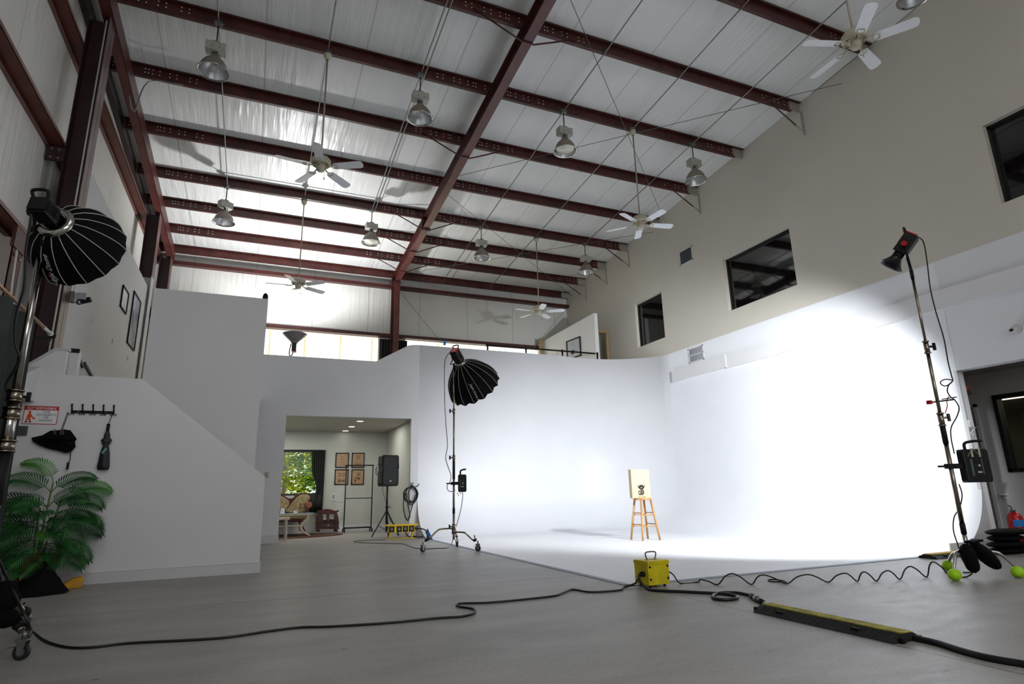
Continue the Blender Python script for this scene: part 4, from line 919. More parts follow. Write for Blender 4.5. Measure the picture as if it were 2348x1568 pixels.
t = thing('power_transformer', 'yellow steel power box with a carry handle on the floor', 'power box', (3.605, 5.07, 0), rad(3))
w_, d_, z0, z1 = .125, .105, .022, .235
MB().bx(-w_, w_, -d_, d_, z0, z1).build('case', YELL, t, bevel=.003)
MB().bx(-w_-.004, w_+.004, -d_-.004, d_+.004, z1-.03, z1+.003).build('lid', YELL, t, bevel=.003)
for x in (-.085, .085):
    for y in (-.07, .07): MB().cyl((x, y, 0), (x, y, z0), .012, n=10).build('foot', BLACK, t)
for x in (-.105, .105):
    for z in (.075, .185): MB().cyl((x, -d_, z), (x, -d_-.009, z), .0095, n=12).build('bumper', BLACK, t)
MB().tube(smooth_pts([(-.045, 0, z1), (-.062, 0, z1+.045), (-.05, 0, z1+.072), (.05, 0, z1+.072), (.062, 0, z1+.045), (.045, 0, z1)], 4), .0065, 8).build('handle', GALVD, t)
MB().bx(-.06, .06, -.02, .02, z1+.003, z1+.006).build('handle_plate', GALV, t)
MB().cyl((-w_, -.035, .118), (-w_-.03, -.035, .118), .026, n=6).cyl((-w_-.03, -.035, .118), (-w_-.055, -.035, .115), .019, .014, n=12).build('cable_gland', BLACK, t)
m = MB()
for x in (-.09, -.02, .06): m.cyl((x, -d_-.004, z1-.015), (x, -d_-.006, z1-.015), .003, n=6)
m.build('screws', GALV, t)

# ---------------------------------------------------------------- cables
def fl(pts, r): return [Vector((p.x, p.y, r)) for p in (onZ(x, y, r) for x, y in pts)]
def cable(pts, r, label, k=5, m_=None, name='cable', grp=None):
    return tag(MB().tube(smooth_pts(pts, k), r, 8).build(name, m_ or CABLE), label, 'cable', grp)
r = .0085
pts = [Vector((-1.50, 5.0, .62)), Vector((-1.28, 4.75, .36)), Vector((-1.17, 4.72, .17))] + fl([(62, 1437), (100, 1467), (150, 1483), (210, 1484), (300, 1474), (500, 1463), (620, 1446), (690, 1438), (760, 1436), (900, 1427), (1000, 1417), (1060, 1413), (1088, 1405), (1086, 1396), (1056, 1391), (1047, 1387), (1058, 1383), (1120, 1381), (1200, 1374), (1270, 1366), (1290, 1359), (1308, 1352), (1322, 1352), (1355, 1357), (1420, 1353), (1430, 1347)], r) + [Vector((3.42, 5.1, .03)), Vector((3.46, 5.11, .06)), Vector((3.50, 5.12, .075))]
cable(pts, r, 'long thin black cable snaking from left stand to the yellow power box')
# springy cable from the power box to the right stand
ct = [(1560, 1337), (1600, 1334), (1646, 1340), (1723, 1340), (1804, 1338), (1899, 1334.5), (1966, 1332.6), (2010, 1332), (2064, 1328), (2125, 1323), (2183, 1322)]
pk = [None, (1608, 1329), (1680, 1315), (1750, 1318), (1852, 1317), (1938, 1314), (1982, 1311), (2036, 1308), (2087, 1298.5), (2140, 1288)]
r = .0065; pts = [Vector((3.74, 5.07, .06)), Vector((3.78, 5.06, .115)), Vector((3.84, 5.05, .085))]
for i, p in enumerate(ct):
    g = onZ(p[0], p[1], r); pts.append(Vector((g.x, g.y, r)))
    if i < len(ct)-1:
        g2 = onZ(*ct[i+1], r); q_ = pk[i]
        if q_:
            mid = (g+g2)/2; v = near(q_[0], q_[1], mid); top_ = Vector((v.x, v.y, max(v.z, .012)))
            if top_.z > .03: pts += [g.lerp(top_, .5)+Vector((0, 0, top_.z*.22)), top_, top_.lerp(g2, .45)+Vector((0, 0, top_.z*.1))]
            else: pts.append(top_)
pts += [Vector((6.42, 3.86, .03)), Vector((6.46, 3.80, .2))]
pts = [p for i, p in enumerate(pts) if i == 0 or (p-pts[i-1]).length > .01]
cable(pts, r, 'springy coiled black cable arching over the floor to the right stand', 4)
g = onZ(1782, 1332, .008); lp = [Vector((g.x+.055*math.cos(a*PI/6), g.y+.10*math.sin(a*PI/6), .009+.002*math.sin(a))) for a in range(12)]
tag(MB().tube(smooth_pts(lp, 3, True), .0065, 8, closed=True).build('cable_loop', CABLE), 'small loop in the springy cable on the floor', 'cable')
# heavy feeder cable
r = .013
pts = [Vector((3.43, 5.03, .115)), Vector((3.405, 5.0, .10)), Vector((3.40, 4.96, .05))] + fl([(1487, 1351), (1510, 1354), (1560, 1356), (1620, 1359), (1655, 1361), (1688, 1366), (1688, 1372), (1665, 1375), (1638, 1372), (1636, 1364), (1655, 1359), (1690, 1359), (1722, 1365)], r)
cable(pts, r, 'thick black feeder cable from the yellow box with one loop')
a, b = fl([(1722, 1365), (1750, 1381)], .02); d = (b-a)
t = thing('cable_connector', 'black and silver cable connector at the end of the cable ramp', 'plug', a)
MB().cyl((0, 0, .0), d*.45, .02, .026, 14).build('rear_shell', RUBB, t); MB().cyl(d*.42, d*.62, .028, n=16).build('silver_collar', GALV, t)
MB().cyl(d*.6, d*1.0, .026, .018, 14).build('front_shell', BLKG, t); MB().cyl(d*1.0, d*1.25, .009, n=8).build('lead', PVC, t)
pts = fl([(2062, 1458), (2090, 1461), (2150, 1474), (2200, 1490), (2250, 1504), (2300, 1514), (2348, 1522), (2440, 1540)], .017); cable(pts, .017, 'thick black cable leaving the cable ramp to the right edge')
r = .006
cable(fl([(812, 1241), (820, 1239.5), (850, 1238), (884, 1238)], r)[::-1] + fl([(812, 1242), (820, 1243.5), (860, 1245), (900, 1246), (925, 1247), (950, 1256), (975, 1258), (1000, 1257), (1025, 1256), (1035, 1248)], r) + [Vector((CSX-.01, CSY-.02, .2))], r, 'thin dark cable on the floor between speaker and centre stand')
cable([Vector((CSX+.13, CSY-.05, .93)), Vector((CSX+.14, CSY-.06, .86)), Vector((CSX+.10, CSY-.06, .62)), Vector((CSX+.03, CSY-.03, .36))], .006, 'thin cable dropping from the centre controller box')
N_ = lambda x, y: near(x, y, (CSX, CSY-.05, 2))
cable([cr-cax*.28+Vector((-.05, 0, 0)), N_(1021, 825), N_(1019, 870), N_(1020, 930), N_(1023, 980), N_(1026, 1020), N_(1022, 1050), N_(1028, 1072), N_(1034, 1090), N_(1032, 1104), N_(1026, 1112), N_(1026, 1122), N_(1034, 1127), N_(1044, 1123)], .006, 'thin black cable hanging down the centre light stand', 5)
N_ = lambda x, y: near(x, y, (RSX+.1, RSY-.05, 2))
cable([N_(2104, 543), N_(2116, 552), N_(2122, 575), N_(2127, 610), N_(2133, 660), N_(2146, 715), N_(2164, 775), N_(2174, 830), N_(2182, 862), N_(2184, 874), N_(2168, 885), N_(2156, 878), N_(2165, 870), N_(2184, 872), N_(2176, 882), N_(2172, 895), N_(2178, 908), N_(2190, 918), N_(2199, 935), N_(2194, 955), N_(2181, 980), N_(2181, 1005), N_(2186, 1030), N_(2188, 1040)], .006, 'black cable with a loop hanging beside the right light stand', 5)
cable([N_(2199, 1110), N_(2206, 1135), N_(2200, 1165), N_(2188, 1185), N_(2186, 1215), N_(2195, 1245), N_(2201, 1262)], .006, 'black cable from the right controller box down to the sandbag', 5)
cable(fl([(2208, 1312), (2225, 1312), (2236, 1310), (2238, 1306)], .007), .006, 'short end of black cable beside the slung sandbag')
m = MB().tube(smooth_pts([N_(2176, 908), N_(2171, 918), N_(2172, 932), N_(2167, 948)], 4), .005, 5)
tag(m.build('cable_tie', RED), 'red tie dangling from the right stand cable', 'tie')
Nl = lambda x, y: near(x, y, (LSX, LSY-.1, 2))
cable([Nl(72, 490), Nl(68, 520), Nl(61, 560), Nl(58, 600), Nl(55, 660), Nl(40, 710), Nl(34, 750), Nl(36, 790), Nl(46, 820), Nl(35, 845), Nl(17, 875), Nl(15, 895), Nl(30, 915), Nl(42, 935), Nl(40, 955), Nl(30, 968)], .0085, 'black cable running down the big left stand', 5)
cable([Nl(-10, 1260), Nl(4, 1330), Nl(25, 1375), Nl(40, 1398)], .0085, 'black cable slanting past the left sandbag')

# cable ramps
def ramp(label, x, y, L_, w_, ang):
    t = thing('cable_ramp', label, 'cable protector', (x, y, 0), ang); h = .052
    m = MB(); pr = [(-w_/2, 0), (-w_/2, .006), (-w_*.2, h-.006), (w_*.2, h-.006), (w_/2, .006), (w_/2, 0)]
    m.prism(pr, lambda a, b: (-L_/2, a, b), lambda a, b: (L_/2, a, b))
    for k in range(int(L_/.05)):
        for s_ in (-1, 1):
            xx = -L_/2+.03+k*.05; m.bar((xx, s_*w_*.44, .012), (xx+.022, s_*w_*.25, .042), .008, .005)
    m.build('rubber_base', RUBB, t)
    m = MB().bx(-L_/2+.01, L_/2-.01, -w_*.2, w_*.2, h-.006, h)
    for k in range(int(L_/.022)): m.bx(-L_/2+.02+k*.022, -L_/2+.029+k*.022, -w_*.17, w_*.17, h, h+.0022)
    m.build('lid', YELT if 'near' in label else YELP, t)
    for xx in (-L_*.3, L_*.25): MB().bx(xx-.03, xx+.03, -w_*.40, -w_*.27, .018, .037, M=None).build('grip_slot', BLACK, t)
    m = MB()
    for s_ in (-1, 1):
        m.bx(L_/2-.005 if s_ > 0 else -L_/2-.03, L_/2+.03 if s_ > 0 else -L_/2+.005, -w_*.36, -w_*.26, .004, .03); m.bx(L_/2-.005 if s_ > 0 else -L_/2-.025, L_/2+.025 if s_ > 0 else -L_/2+.005, w_*.24, w_*.34, .004, .03)
    m.build('link_tab', BLACK, t); return t
ramp('black and yellow cable ramp lying nearest the camera, near the front right', 3.60, 3.12, 1.08, .25, rad(-90))
ramp('black and yellow cable ramp far off at the edge of the white floor', 8.15, 5.06, 1.0, .25, 0)

# ---------------------------------------------------------------- palm and things along the stair wall
t = thing('palm_plant', 'tall green palm in a wicker basket by the left wall', 'plant', (-2.06, 8.15, 0))
m = MB(); m.lathe([(0, .01), (.15, .01), (.155, .03), (.175, .2), (.195, .36), (.205, .37), (.19, .37), (.18, .33)], n=30); m.build('basket', WICK, t)
MB().lathe([(0, .30), (.185, .30)], n=24).build('soil', mat('dark_soil', '#1c130c', .9), t)
rnd = random.Random(11)
stems = []
for (dx, dy, hh) in ((.0, 0, 1.12), (.05, .03, .95), (-.05, .02, .85), (.02, -.04, .72)):
    pts = smooth_pts([(dx*.6, dy, .30), (dx, dy, hh*.5), (dx*1.8+.03, dy*1.4, hh)], 4); MB().tube(pts, [.014-.007*i/len(pts) for i in range(len(pts))], 7).build('stem', STEM, t); stems.append(pts)
def frond(base, az, el, L_, droop, mtl, seed):
    rn = random.Random(seed); m = MB(); n = 22; p = Vector(base); droop *= .72; pts = [p.copy()]; e = el
    for i in range(n):
        e = el-droop*((i+1)/n)**1.25; d = Vector((math.cos(az)*math.cos(e), math.sin(az)*math.cos(e), math.sin(e))); p = p+d*(L_/n); pts.append(p.copy())
    m.tube(pts, [.0045*(1-.75*i/n) for i in range(n+1)], 5)
    for i in range(4, n+1):
        u = (i-4)/(n-4); tng = (pts[min(i+1, n)]-pts[i-1]).normalized(); upv = Vector((0, -.85, .6)); upv = (upv-tng*upv.dot(tng)).normalized(); side = tng.cross(upv)
        ll = L_*.36*(math.sin(PI*min(1, .18+.82*u))**.6)*(1 if u < .97 else .8)
        ll = max(ll, L_*.12)
        for s_ in (-1, 1):
            dd = (side*s_*(.95-.45*u)+tng*(.55+.5*u)-upv*(.10)).normalized(); a = pts[i]; wd = .0082
            q1 = a+dd*ll*.5+upv*.012; q2 = a+dd*ll*rn.uniform(.93, 1.05)-Vector((0, 0, ll*.20)); nn = dd.cross(upv).normalized()*wd
            m.add([a-nn*.3, a+nn*.3, q1+nn, q1-nn, q2], [(0, 1, 2, 3), (3, 2, 4)], 0)
    return m.build('frond', mtl, t)
specs = [  # stem index, height fraction, azimuth deg, elevation deg, length, droop deg
 (0, 1.0, 175, 78, .42, 130), (0, .96, 5, 60, .45, 115), (0, .9, 200, 55, .48, 120), (0, .85, 330, 50, .50, 120), (0, .8, 235, 45, .42, 120), (1, 1.0, 20, 50, .50, 120), (1, .95, 340, 35, .50, 110),
 (1, .8, 350, 20, .50, 95), (2, 1.0, 180, 40, .52, 110), (2, .9, 205, 25, .58, 95), (2, .8, 165, 10, .55, 80), (3, 1.0, 270, 45, .45, 120), (3, .95, 300, 20, .50, 95), (3, .9, 235, 15, .58, 90), (1, .7, 320, 10, .55, 90),
 (2, .7, 190, 0, .62, 70), (3, .8, 255, -5, .55, 60), (0, .6, 290, 40, .45, 120), (3, .7, 340, -5, .50, 60), (2, .6, 215, -10, .60, 50), (1, .6, 0, 5, .48, 90), (0, .7, 255, 60, .40, 140), (2, .95, 250, 50, .42, 120), (3, .75, 205, 10, .6, 90), (1, .85, 290, 30, .5, 105),
 (0, .75, 180, 30, .5, 105), (0, .7, 10, 35, .5, 110), (2, .85, 230, 15, .6, 80), (1, .75, 15, 5, .5, 80), (3, .6, 270, 5, .55, 60), (3, .9, 180, 30, .6, 100), (2, .5, 250, 0, .55, 55), (1, .5, 300, -5, .5, 60)]
for i, (si, hf, az, el, L_, dr) in enumerate(specs):
    P_ = stems[si]; b_ = P_[min(len(P_)-1, int(hf*(len(P_)-1)))]
    frond(b_, rad(az), rad(el), L_, rad(dr), LEAF2 if i in (0, 5, 17) else LEAF, i)
m = MB(); rn = random.Random(6); vs = []; na, nr = 40, 10
for i in range(nr+1):
    q_ = i/nr
    for j in range(na):
        a = 2*PI*j/na; ex = .27*(1+.12*math.sin(3*a+1)+.05*math.sin(7*a)); ey = .17*(1+.10*math.sin(2*a))
        cxb = -1.97+.06*(1-q_); hgt = .30*(1-q_**1.15)*(1+.10*math.sin(5*a+3*q_))+.015*rn.random()*q_
        vs.append((cxb+ex*q_*math.cos(a), 7.82+ey*q_*math.sin(a), max(hgt, 0 if i == nr else .004)))
m.add(vs, [(i*na+j, i*na+(j+1) % na, (i+1)*na+(j+1) % na, (i+1)*na+j) for i in range(nr) for j in range(na)], 0, True)
tag(m.build('black_cloth_bag', BLKF), 'crumpled black cloth bag on the floor in front of the basket', 'bag')
t = thing('wheel_chock', 'yellow plastic wheel chock on the floor beside the black bag', 'wheel chock', (-1.74, 8.22, 0), rad(12))
MB().prism([(-.11, 0), (-.11, .02), (.0, .105), (.10, .115), (.11, .09), (.10, .02), (.11, 0)], lambda a, b: (a, -.055, b), lambda a, b: (a, .055, b)).build('body', mat('chock_yellow', '#d79d08', .45, 0, .2, 14), t, bevel=.01)
# sign
wx = SW-.002
t = thing('warning_sign', 'red and white NOT RESPONSIBLE sign on the stair wall', 'sign', (-2.333, wx, 1.895))
MB().bx(-.165, .165, -.004, 0, -.105, .105).build('plate', RED, t, bevel=.004)
MB().bx(-.158, .158, -.0048, -.004, -.098, .058).build('white_field', mat('sign_white', '#e4e4e6', .4), t)
RX = Matrix.Rotation(PI/2, 3, 'X'); TXW = mat('sign_text_white', '#f2f2f2', .5); TXB = mat('sign_text_blue', '#1c2e5a', .5)
text('text_line', 'NOT RESPONSIBLE', .036, TXW, t, (0, -.0055, .079), RX, ext=.0006, sx=.93)
for s_, z in (('FOR', .036), ('ACCIDENTS', .004), ('OR', -.028), ('INJURIES', -.062)): text('text_line', s_, .033, TXB, t, (.055, -.0055, z), RX, ext=.0006, sx=1.05)
m = MB(); fyy = -.0055
OR = mat('sign_orange', '#d8501a', .5)
pr = lambda L, mi=0: m.prism([(a-.105, b-.025) for a, b in L], lambda a, b: (a, fyy, b), lambda a, b: (a, fyy-.0012, b), mi)
pr([(.015*math.cos(a*PI/5), .058+.015*math.sin(a*PI/5)) for a in range(10)]); pr([(-.025, -.01), (-.02, .03), (-.008, .046), (.014, .042), (.022, .01), (.016, -.012)]); pr([(-.026, -.012), (-.03, -.05), (-.016, -.05), (-.004, -.02), (.006, -.05), (.02, -.05), (.016, -.012)])
pr([(.012, .034), (.03, .012), (.044, -.002), (.038, -.01), (.02, .004)]); pr([(.035, -.004), (.06, -.008), (.052, -.026), (.034, -.024)]); pr([(-.036, -.05), (-.01, -.048), (-.01, -.062), (-.036, -.062)], 1); pr([(.0, -.05), (.026, -.048), (.026, -.062), (.0, -.062)], 1)
m.build('orange_figure', [OR, TXB], t)
tag(MB().bx(-2.555, -2.43, SW-.03, SW-.001, 1.66, 1.765).cyl((-2.5, SW-.03, 1.72), (-2.5, SW-.034, 1.72), .008, n=10).build('junction_box', GREYB, bevel=.006), 'small dark green-grey box under the warning sign', 'box')
# coat rack
t = thing('coat_rack', 'black wall coat rack with five hooks', 'coat rack', (-1.835, SW, 1.945))
MB().bx(-.215, .22, -.012, 0, -.018, .018).build('rail', BLACK, t, bevel=.005)
for k in range(5):
    x = -.20+k*.105; m = MB().tube(smooth_pts([(x, -.012, -.01), (x, -.03, .02), (x-.003, -.05, .075)], 4), [.008]*8+[.013], 7).sph((x-.003, -.05, .078), (.011, .011, .014), 8, 6)
    for s_ in (-1, 1): m.tube(smooth_pts([(x, -.012, -.01), (x+s_*.012, -.02, -.032), (x+s_*.028, -.035, -.032), (x+s_*.032, -.04, -.012)], 4), .004, 6)
    m.build('hook', BLACK, t)
for x in (-.14, .12): MB().cyl((x, -.012, 0), (x, -.015, 0), .006, n=8).build('screw', GOLD, t)
t = thing('umbrella', 'half-open crumpled black umbrella hanging from the left hook', 'umbrella', (-2.07, SW-.06, 1.93))
m = MB(); rn = random.Random(4); nseg = 26; vs = []
outl = [(-.30, -.30), (-.20, -.27), (-.13, -.215), (-.06, -.21), (.0, -.20), (.06, -.21), (.09, -.25), (.135, -.31), (.12, -.34), (.135, -.40), (.10, -.455), (.05, -.47), (-.04, -.44), (-.13, -.42), (-.22, -.38), (-.28, -.34)]
cxo, czo = -.05, -.33
for ring_, k in ((1.0, 0), (.75, 1), (.4, 2), (.12, 3)):
    for i, (a, b) in enumerate(outl): vs.append((cxo+(a-cxo)*ring_, -.035*k*(1 if i % 2 else .6)-.0, czo+(b-czo)*ring_))
n = len(outl)
m.add(vs, [(k*n+i, k*n+(i+1) % n, (k+1)*n+(i+1) % n, (k+1)*n+i) for k in range(3) for i in range(n)]+[tuple(range(3*n, 4*n))]+[tuple(range(n))[::-1]], 0, False).build('canopy', BLKF, t)
MB().tube([(-.005, .03, .0), (-.03, .0, -.21)], .003, 5).tube([(.005, .03, .0), (-.02, .0, -.21)], .003, 5).build('wrist_strap', BLACK, t)
m = MB()
for x in (-.09, -.075, -.03, -.015, .0): m.tube([(x, -.05, -.20), (x+.02, -.075, -.27)], .003, 5)
m.build('ribs', CHROME, t)
MB().tube(smooth_pts([(.09, -.01, -.45), (.105, -.02, -.52), (.095, -.02, -.60)], 4), .005, 5).bx(.08, .104, -.025, -.015, -.66, -.58).build('tie_strap', BLACK, t)
t = thing('umbrella', 'folded dark navy umbrella hanging from the right hook', 'umbrella', (-1.645, SW-.055, 1.925)); NAVY = mat('navy_nylon', '#11151f', .6, 0, .4, 20)
MB().tube([(.02, .02, 0), (.0, 0, -.12)], .004, 6).build('wrist_strap', BLACK, t)
MB().cyl((0, 0, -.12), (0, 0, -.205), .019, .017, 12).build('handle', BLACK, t)
m = MB(); vs = []; prf = [(.018, -.20), (.032, -.25), (.034, -.29), (.058, -.31), (.046, -.345), (.026, -.38), (.034, -.40), (.044, -.47), (.050, -.56), (.058, -.62), (.050, -.655), (.0, -.66)]
for r_, z in prf:
    for j in range(16): q_ = 2*PI*j/16; k = 1+.16*math.sin(4*q_+z*9); vs.append((r_*k*math.cos(q_)-.02*(z+.2), r_*k*.7*math.sin(q_), z))
m.add(vs, [(i*16+j, i*16+(j+1) % 16, (i+1)*16+(j+1) % 16, (i+1)*16+j) for i in range(len(prf)-1) for j in range(16)], 0, True).build('canopy', NAVY, t)
MB().bar((-.015, -.034, -.47), (.02, -.032, -.41), .004, .022).build('teal_tab', mat('teal', '#4e9a9a', .5), t)
def plate(p, n_, label, s_=.07, mt=None):
    R_ = axes(n_); m = MB().box(p, (s_, s_*1.6, .006), 0, R_).box(Vector(p)+Vector(n_)*.004, (s_*.4, s_*.7, .004), 1, R_)
    tag(m.build('wall_plate', [mt or TRIMW, mat('plate_insert', '#8f8c84', .5)], bevel=.002), label, 'wall plate')
plate((.243, YC-.004, 1.366), (0, -1, 0), 'beige wall plate above the low end of the stair wall', .085, mat('beige_plate', '#b7ab98', .5))
plate((1.985, YB-.036, .89), (0, -1, 0), 'white double outlet plate under the framed prints', .13)
plate(onX(213, 735, -2.396), (1, 0, 0), 'blank wall plate highest beneath the camera on picture wall', .05)
plate(onX(258, 782, -2.396), (1, 0, 0), 'light switch plate in the middle of the picture wall', .05, mat('ivory_plate', '#b5ae90', .5))
plate(onX(293, 821, -2.396), (1, 0, 0), 'light switch plate below the tall framed picture', .05, mat('ivory_plate', '#b5ae90', .5))
def frame_on_wall(x, y0, y1, z0, z1, label, inner):
    t = thing('picture_frame', label, 'picture', (x, (y0+y1)/2, (z0+z1)/2)); w2, h2, fw = (y1-y0)/2, (z1-z0)/2, .022
    MB().bx(0, .025, -w2, w2, -h2, -h2+fw).bx(0, .025, -w2, w2, h2-fw, h2).bx(0, .025, -w2, -w2+fw, -h2, h2).bx(0, .025, w2-fw, w2, -h2, h2).build('frame', BLACK, t)
    MB().bx(.004, .010, -w2+fw, w2-fw, -h2+fw, h2-fw).build('print', inner, t)
PR1 = mat('grey_photo_print', '#8b97a6', .25, 0, .35, 2.5, h2='#6a6f7a'); PR2 = mat('pale_print', '#b7bcc4', .3, 0, .15, 5)
frame_on_wall(-2.40, 11.8, 12.33, 4.23, 4.63, 'small black framed picture on the left wall, the higher one', PR2)
frame_on_wall(-2.40, 12.75, 13.5, 3.80, 4.83, 'tall black framed picture on the left wall, right of the small one', PR1)
# security light camera on the near column
t = thing('flood_light', 'small grey floodlight camera on the near column', 'flood light', (-2.33, 8.88, 3.46))
MB().bx(-.02, .03, -.04, .04, -.06, .08).build('base', GALVD, t, bevel=.006); MB().bx(.05, .16, -.05, .05, -.02, .07).build('lamp_body', mat('light_grey_casting', '#8f9298', .4), t, bevel=.01)
MB().sph((.08, -.0, -.05), (.04, .04, .035)).build('ball', GALV, t); MB().bar((.09, 0, -.04), (.21, -.02, .0), .06, .06).build('camera', BLKG, t, bevel=.008)
MB().tube(smooth_pts([(0, 0, .08), (-.0, 0, .25), (-.12, -.03, .38), (-.32, -.05, .50)], 5), .008, 6).build('lead', PVC, t)
tag(MB().cyl((-.045, 9.62, 3.93), (-.045, 9.62, 3.98), .04, n=18).sph((-.045, 9.62, 3.985), (.036, .036, .04)).build('dome_camera', BLACK), 'small round black camera on top of the tall partition', 'camera')
p = onX(2333, 754, XR)
t = thing('dome_camera', 'small white dome camera on the right wall', 'camera', p); MB().cyl((0, 0, 0), (-.06, 0, 0), .058, .05, 20).build('base', TRIMW, t); MB().sph((-.07, .0, -.01), .043).build('dome', mat('dome_white', '#c9c6c0', .3), t); MB().cyl((-.09, .0, -.015), (-.125, .03, -.025), .018, n=12).build('lens', BLACK, t)
# return-air grilles on the right wall
for (y0, y1, z0, z1, s_, n2) in ((10.44, 10.92, 6.2, 6.58, 'white air grille high on the beige wall', 1), (10.42, 10.94, 3.755, 4.105, 'white double air grille low at the edge of the beige paint', 2)):
    t = thing('air_grille', s_, 'vent', (XR, (y0+y1)/2, (z0+z1)/2)); w2, h2, f = (y1-y0)/2, (z1-z0)/2, .028
    m = MB().bx(-.012, 0, -w2, w2, -h2, -h2+f).bx(-.012, 0, -w2, w2, h2-f, h2).bx(-.012, 0, -w2, -w2+f, -h2, h2).bx(-.012, 0, w2-f, w2, -h2, h2)
    if n2 == 2: m.bx(-.012, 0, -w2, w2, -.01, .012)
    m.build('frame', TRIMW, t); MB().bx(-.002, -.0005, -w2+f, w2-f, -h2+f, h2-f).build('filter', mat('filter_grey', '#3c4046', .8, 0, .4, 7), t)
    m = MB(); k = 22
    for i in range(k): y = -w2+f+(2*w2-2*f)*i/k; m.bx(-.009, -.003, y, y+.005, -h2+f, h2-f)
    m.build('louvres', mat('louvre_grey', '#5b5e64', .5), t)
# ---------------------------------------------------------------- things by the side opening
t = thing('shelf_bracket', 'white metal bracket on the jamb of the right opening', 'bracket', onX(2221, 971, XR-.003))
MB().bx(-.004, 0, -.02, .02, -.05, .05).bx(-.0, .0+.15, -.01, .01, -.05, -.045).bar((0, 0, -.14), (.13, 0, -.05), .02, .006).build('arm', TRIMW, t)
p = onX(2221, 900, 10.99); tag(MB().cyl((10.97, p.y, p.z), (11.0, p.y, p.z), .045, n=20).build('wall_speaker', mat('dull_grey', '#8c8a86', .5)), 'small round grey speaker above the side room door', 'speaker')
p = onX(2213, 890, 10.99); tag(MB().sph((10.98, p.y, p.z), .014).build('indicator_light', mat('red_led', '#ff1010', .4, emit='#ff1818', es=1.5)), 'tiny red light high in the side room', 'indicator')
tag(MB().bx(13.9, 14.9, 5.9, 7.6, 2.60, 2.625).build('ceiling_panel_light', mat('panel_glow', '#ffffff', .5, emit='#fff3dc', es=7)), 'lit ceiling panel seen through the side room window', 'ceiling light')
lamp('side_room_fill', 'AREA', (14.0, 5.5, 2.55), 110, (1, .93, .78), (0, 0, -1), .8)  # added fill to brighten the side room, apart from the ceiling panel
tag(MB().bx(15.2, 15.6, 1.0, 8.5, .0, 1.75).build('cabinet', mat('dark_cabinet', '#1d2220', .5)), 'dark low cabinet seen through the side room window', 'cabinet')
text('exit_text', 'EXIT', .17, mat('exit_red', '#c01818', .5, emit='#ff2010', es=.8), tag(MB().bx(16.0, 16.04, 7.3, 7.8, 2.38, 2.60).build('exit_sign', mat('exit_plate', '#3a1512', .5)), 'small red EXIT sign seen through the side room window', 'sign'), (15.99, 7.55, 2.49), axes((-1, 0, 0)) )
p = onX(2300, 1131, 10.98); tag(MB().bx(10.94, 11.0, p.y-.05, p.y+.03, p.z-.03, p.z).bx(10.985, 11.0, p.y-.03, p.y+.01, p.z-.09, p.z).build('wall_hook', TRIMW), 'small white hook on the side room wall beside the door', 'hook')

# ---------------------------------------------------------------- lounge under the mezzanine
for i, (x, y) in enumerate(((2.22, 14.31), (2.20, 15.5), (2.19, 16.55))):
    o = tag(MB().lathe([(0, 2.612), (.075, 2.612)], (x, y, 0), n=24).lathe([(.075, 2.612), (.09, 2.608), (.092, 2.62)], (x, y, 0), n=24, mi=1).build('downlight', [mat('downlight_glow', '#ffffff', .5, emit='#fff6ea', es=9), TRIMW]), 'round recessed ceiling light in the lounge, ' + ['nearest', 'middle', 'farthest'][i] + ' of the three', 'downlight', 'recessed lights in the lounge ceiling')
    if y < 16: lamp('downlight_lamp', 'SPOT', (x, y, 2.59), 9, (1, .95, .88), (0, 0, -1), .06, spot_size=rad(150), spot_blend=.6)
lamp('lounge_fill', 'AREA', (.4, 15.2, 2.60), 38, (1, .97, .92), (0, 0, -1), 1.6)  # added fill under the lounge ceiling, not one of the downlights
lamp('lounge_fill', 'AREA', (2.6, 15.1, 2.60), 16, (1, .97, .92), (0, 0, -1), 1.0)  # second added fill, towards the right side of the lounge
YW = YB-.035
# curtain at the lounge window
m = MB(); vs = []; n = 44; L0 = onY(716, 1031, 16.72).x; R0 = onY(746, 1031, 16.72).x
for i in range(n+1):
    u = i/n
    for k in range(13):
        z = 2.10-1.58*k/12; vv = k/12; cinch = .38*math.exp(-((z-1.12)/.30)**2); lo = L0+(.03)*vv+cinch*.35; hi = R0
        x = lo+(hi-lo)*u; vs.append((x, 16.70+.022*math.sin(u*38)+.008*math.sin(u*11+vv*3), z))
m.add(vs, [(i*13+k, i*13+k+1, i*13+k+14, i*13+k+13) for i in range(n) for k in range(12)], 0, True)
t = thing('window_curtain', 'dark green velvet curtain at the right of the lounge window', 'curtain', (R0, 16.7, 0.5)); o = m.build('drape', CURT, t, True); o.modifiers.new('s', 'SOLIDIFY').thickness = .01
m = MB(); vs = []
for i in range(21):
    for k in range(2): vs.append((1.0+(R0-1.0)*i/20, 16.68+.015*math.sin(i*1.7), (.96, .55)[k]))
m.add(vs, [(i*2, i*2+1, i*2+3, i*2+2) for i in range(20)], 0, True); m.build('lower_drape', CURT, t, True).modifiers.new('s', 'SOLIDIFY').thickness = .01
MB().cyl((.3, 16.72, 2.10), (R0+.03, 16.72, 2.10), .009, n=8).build('rod', BLACK, t, True)
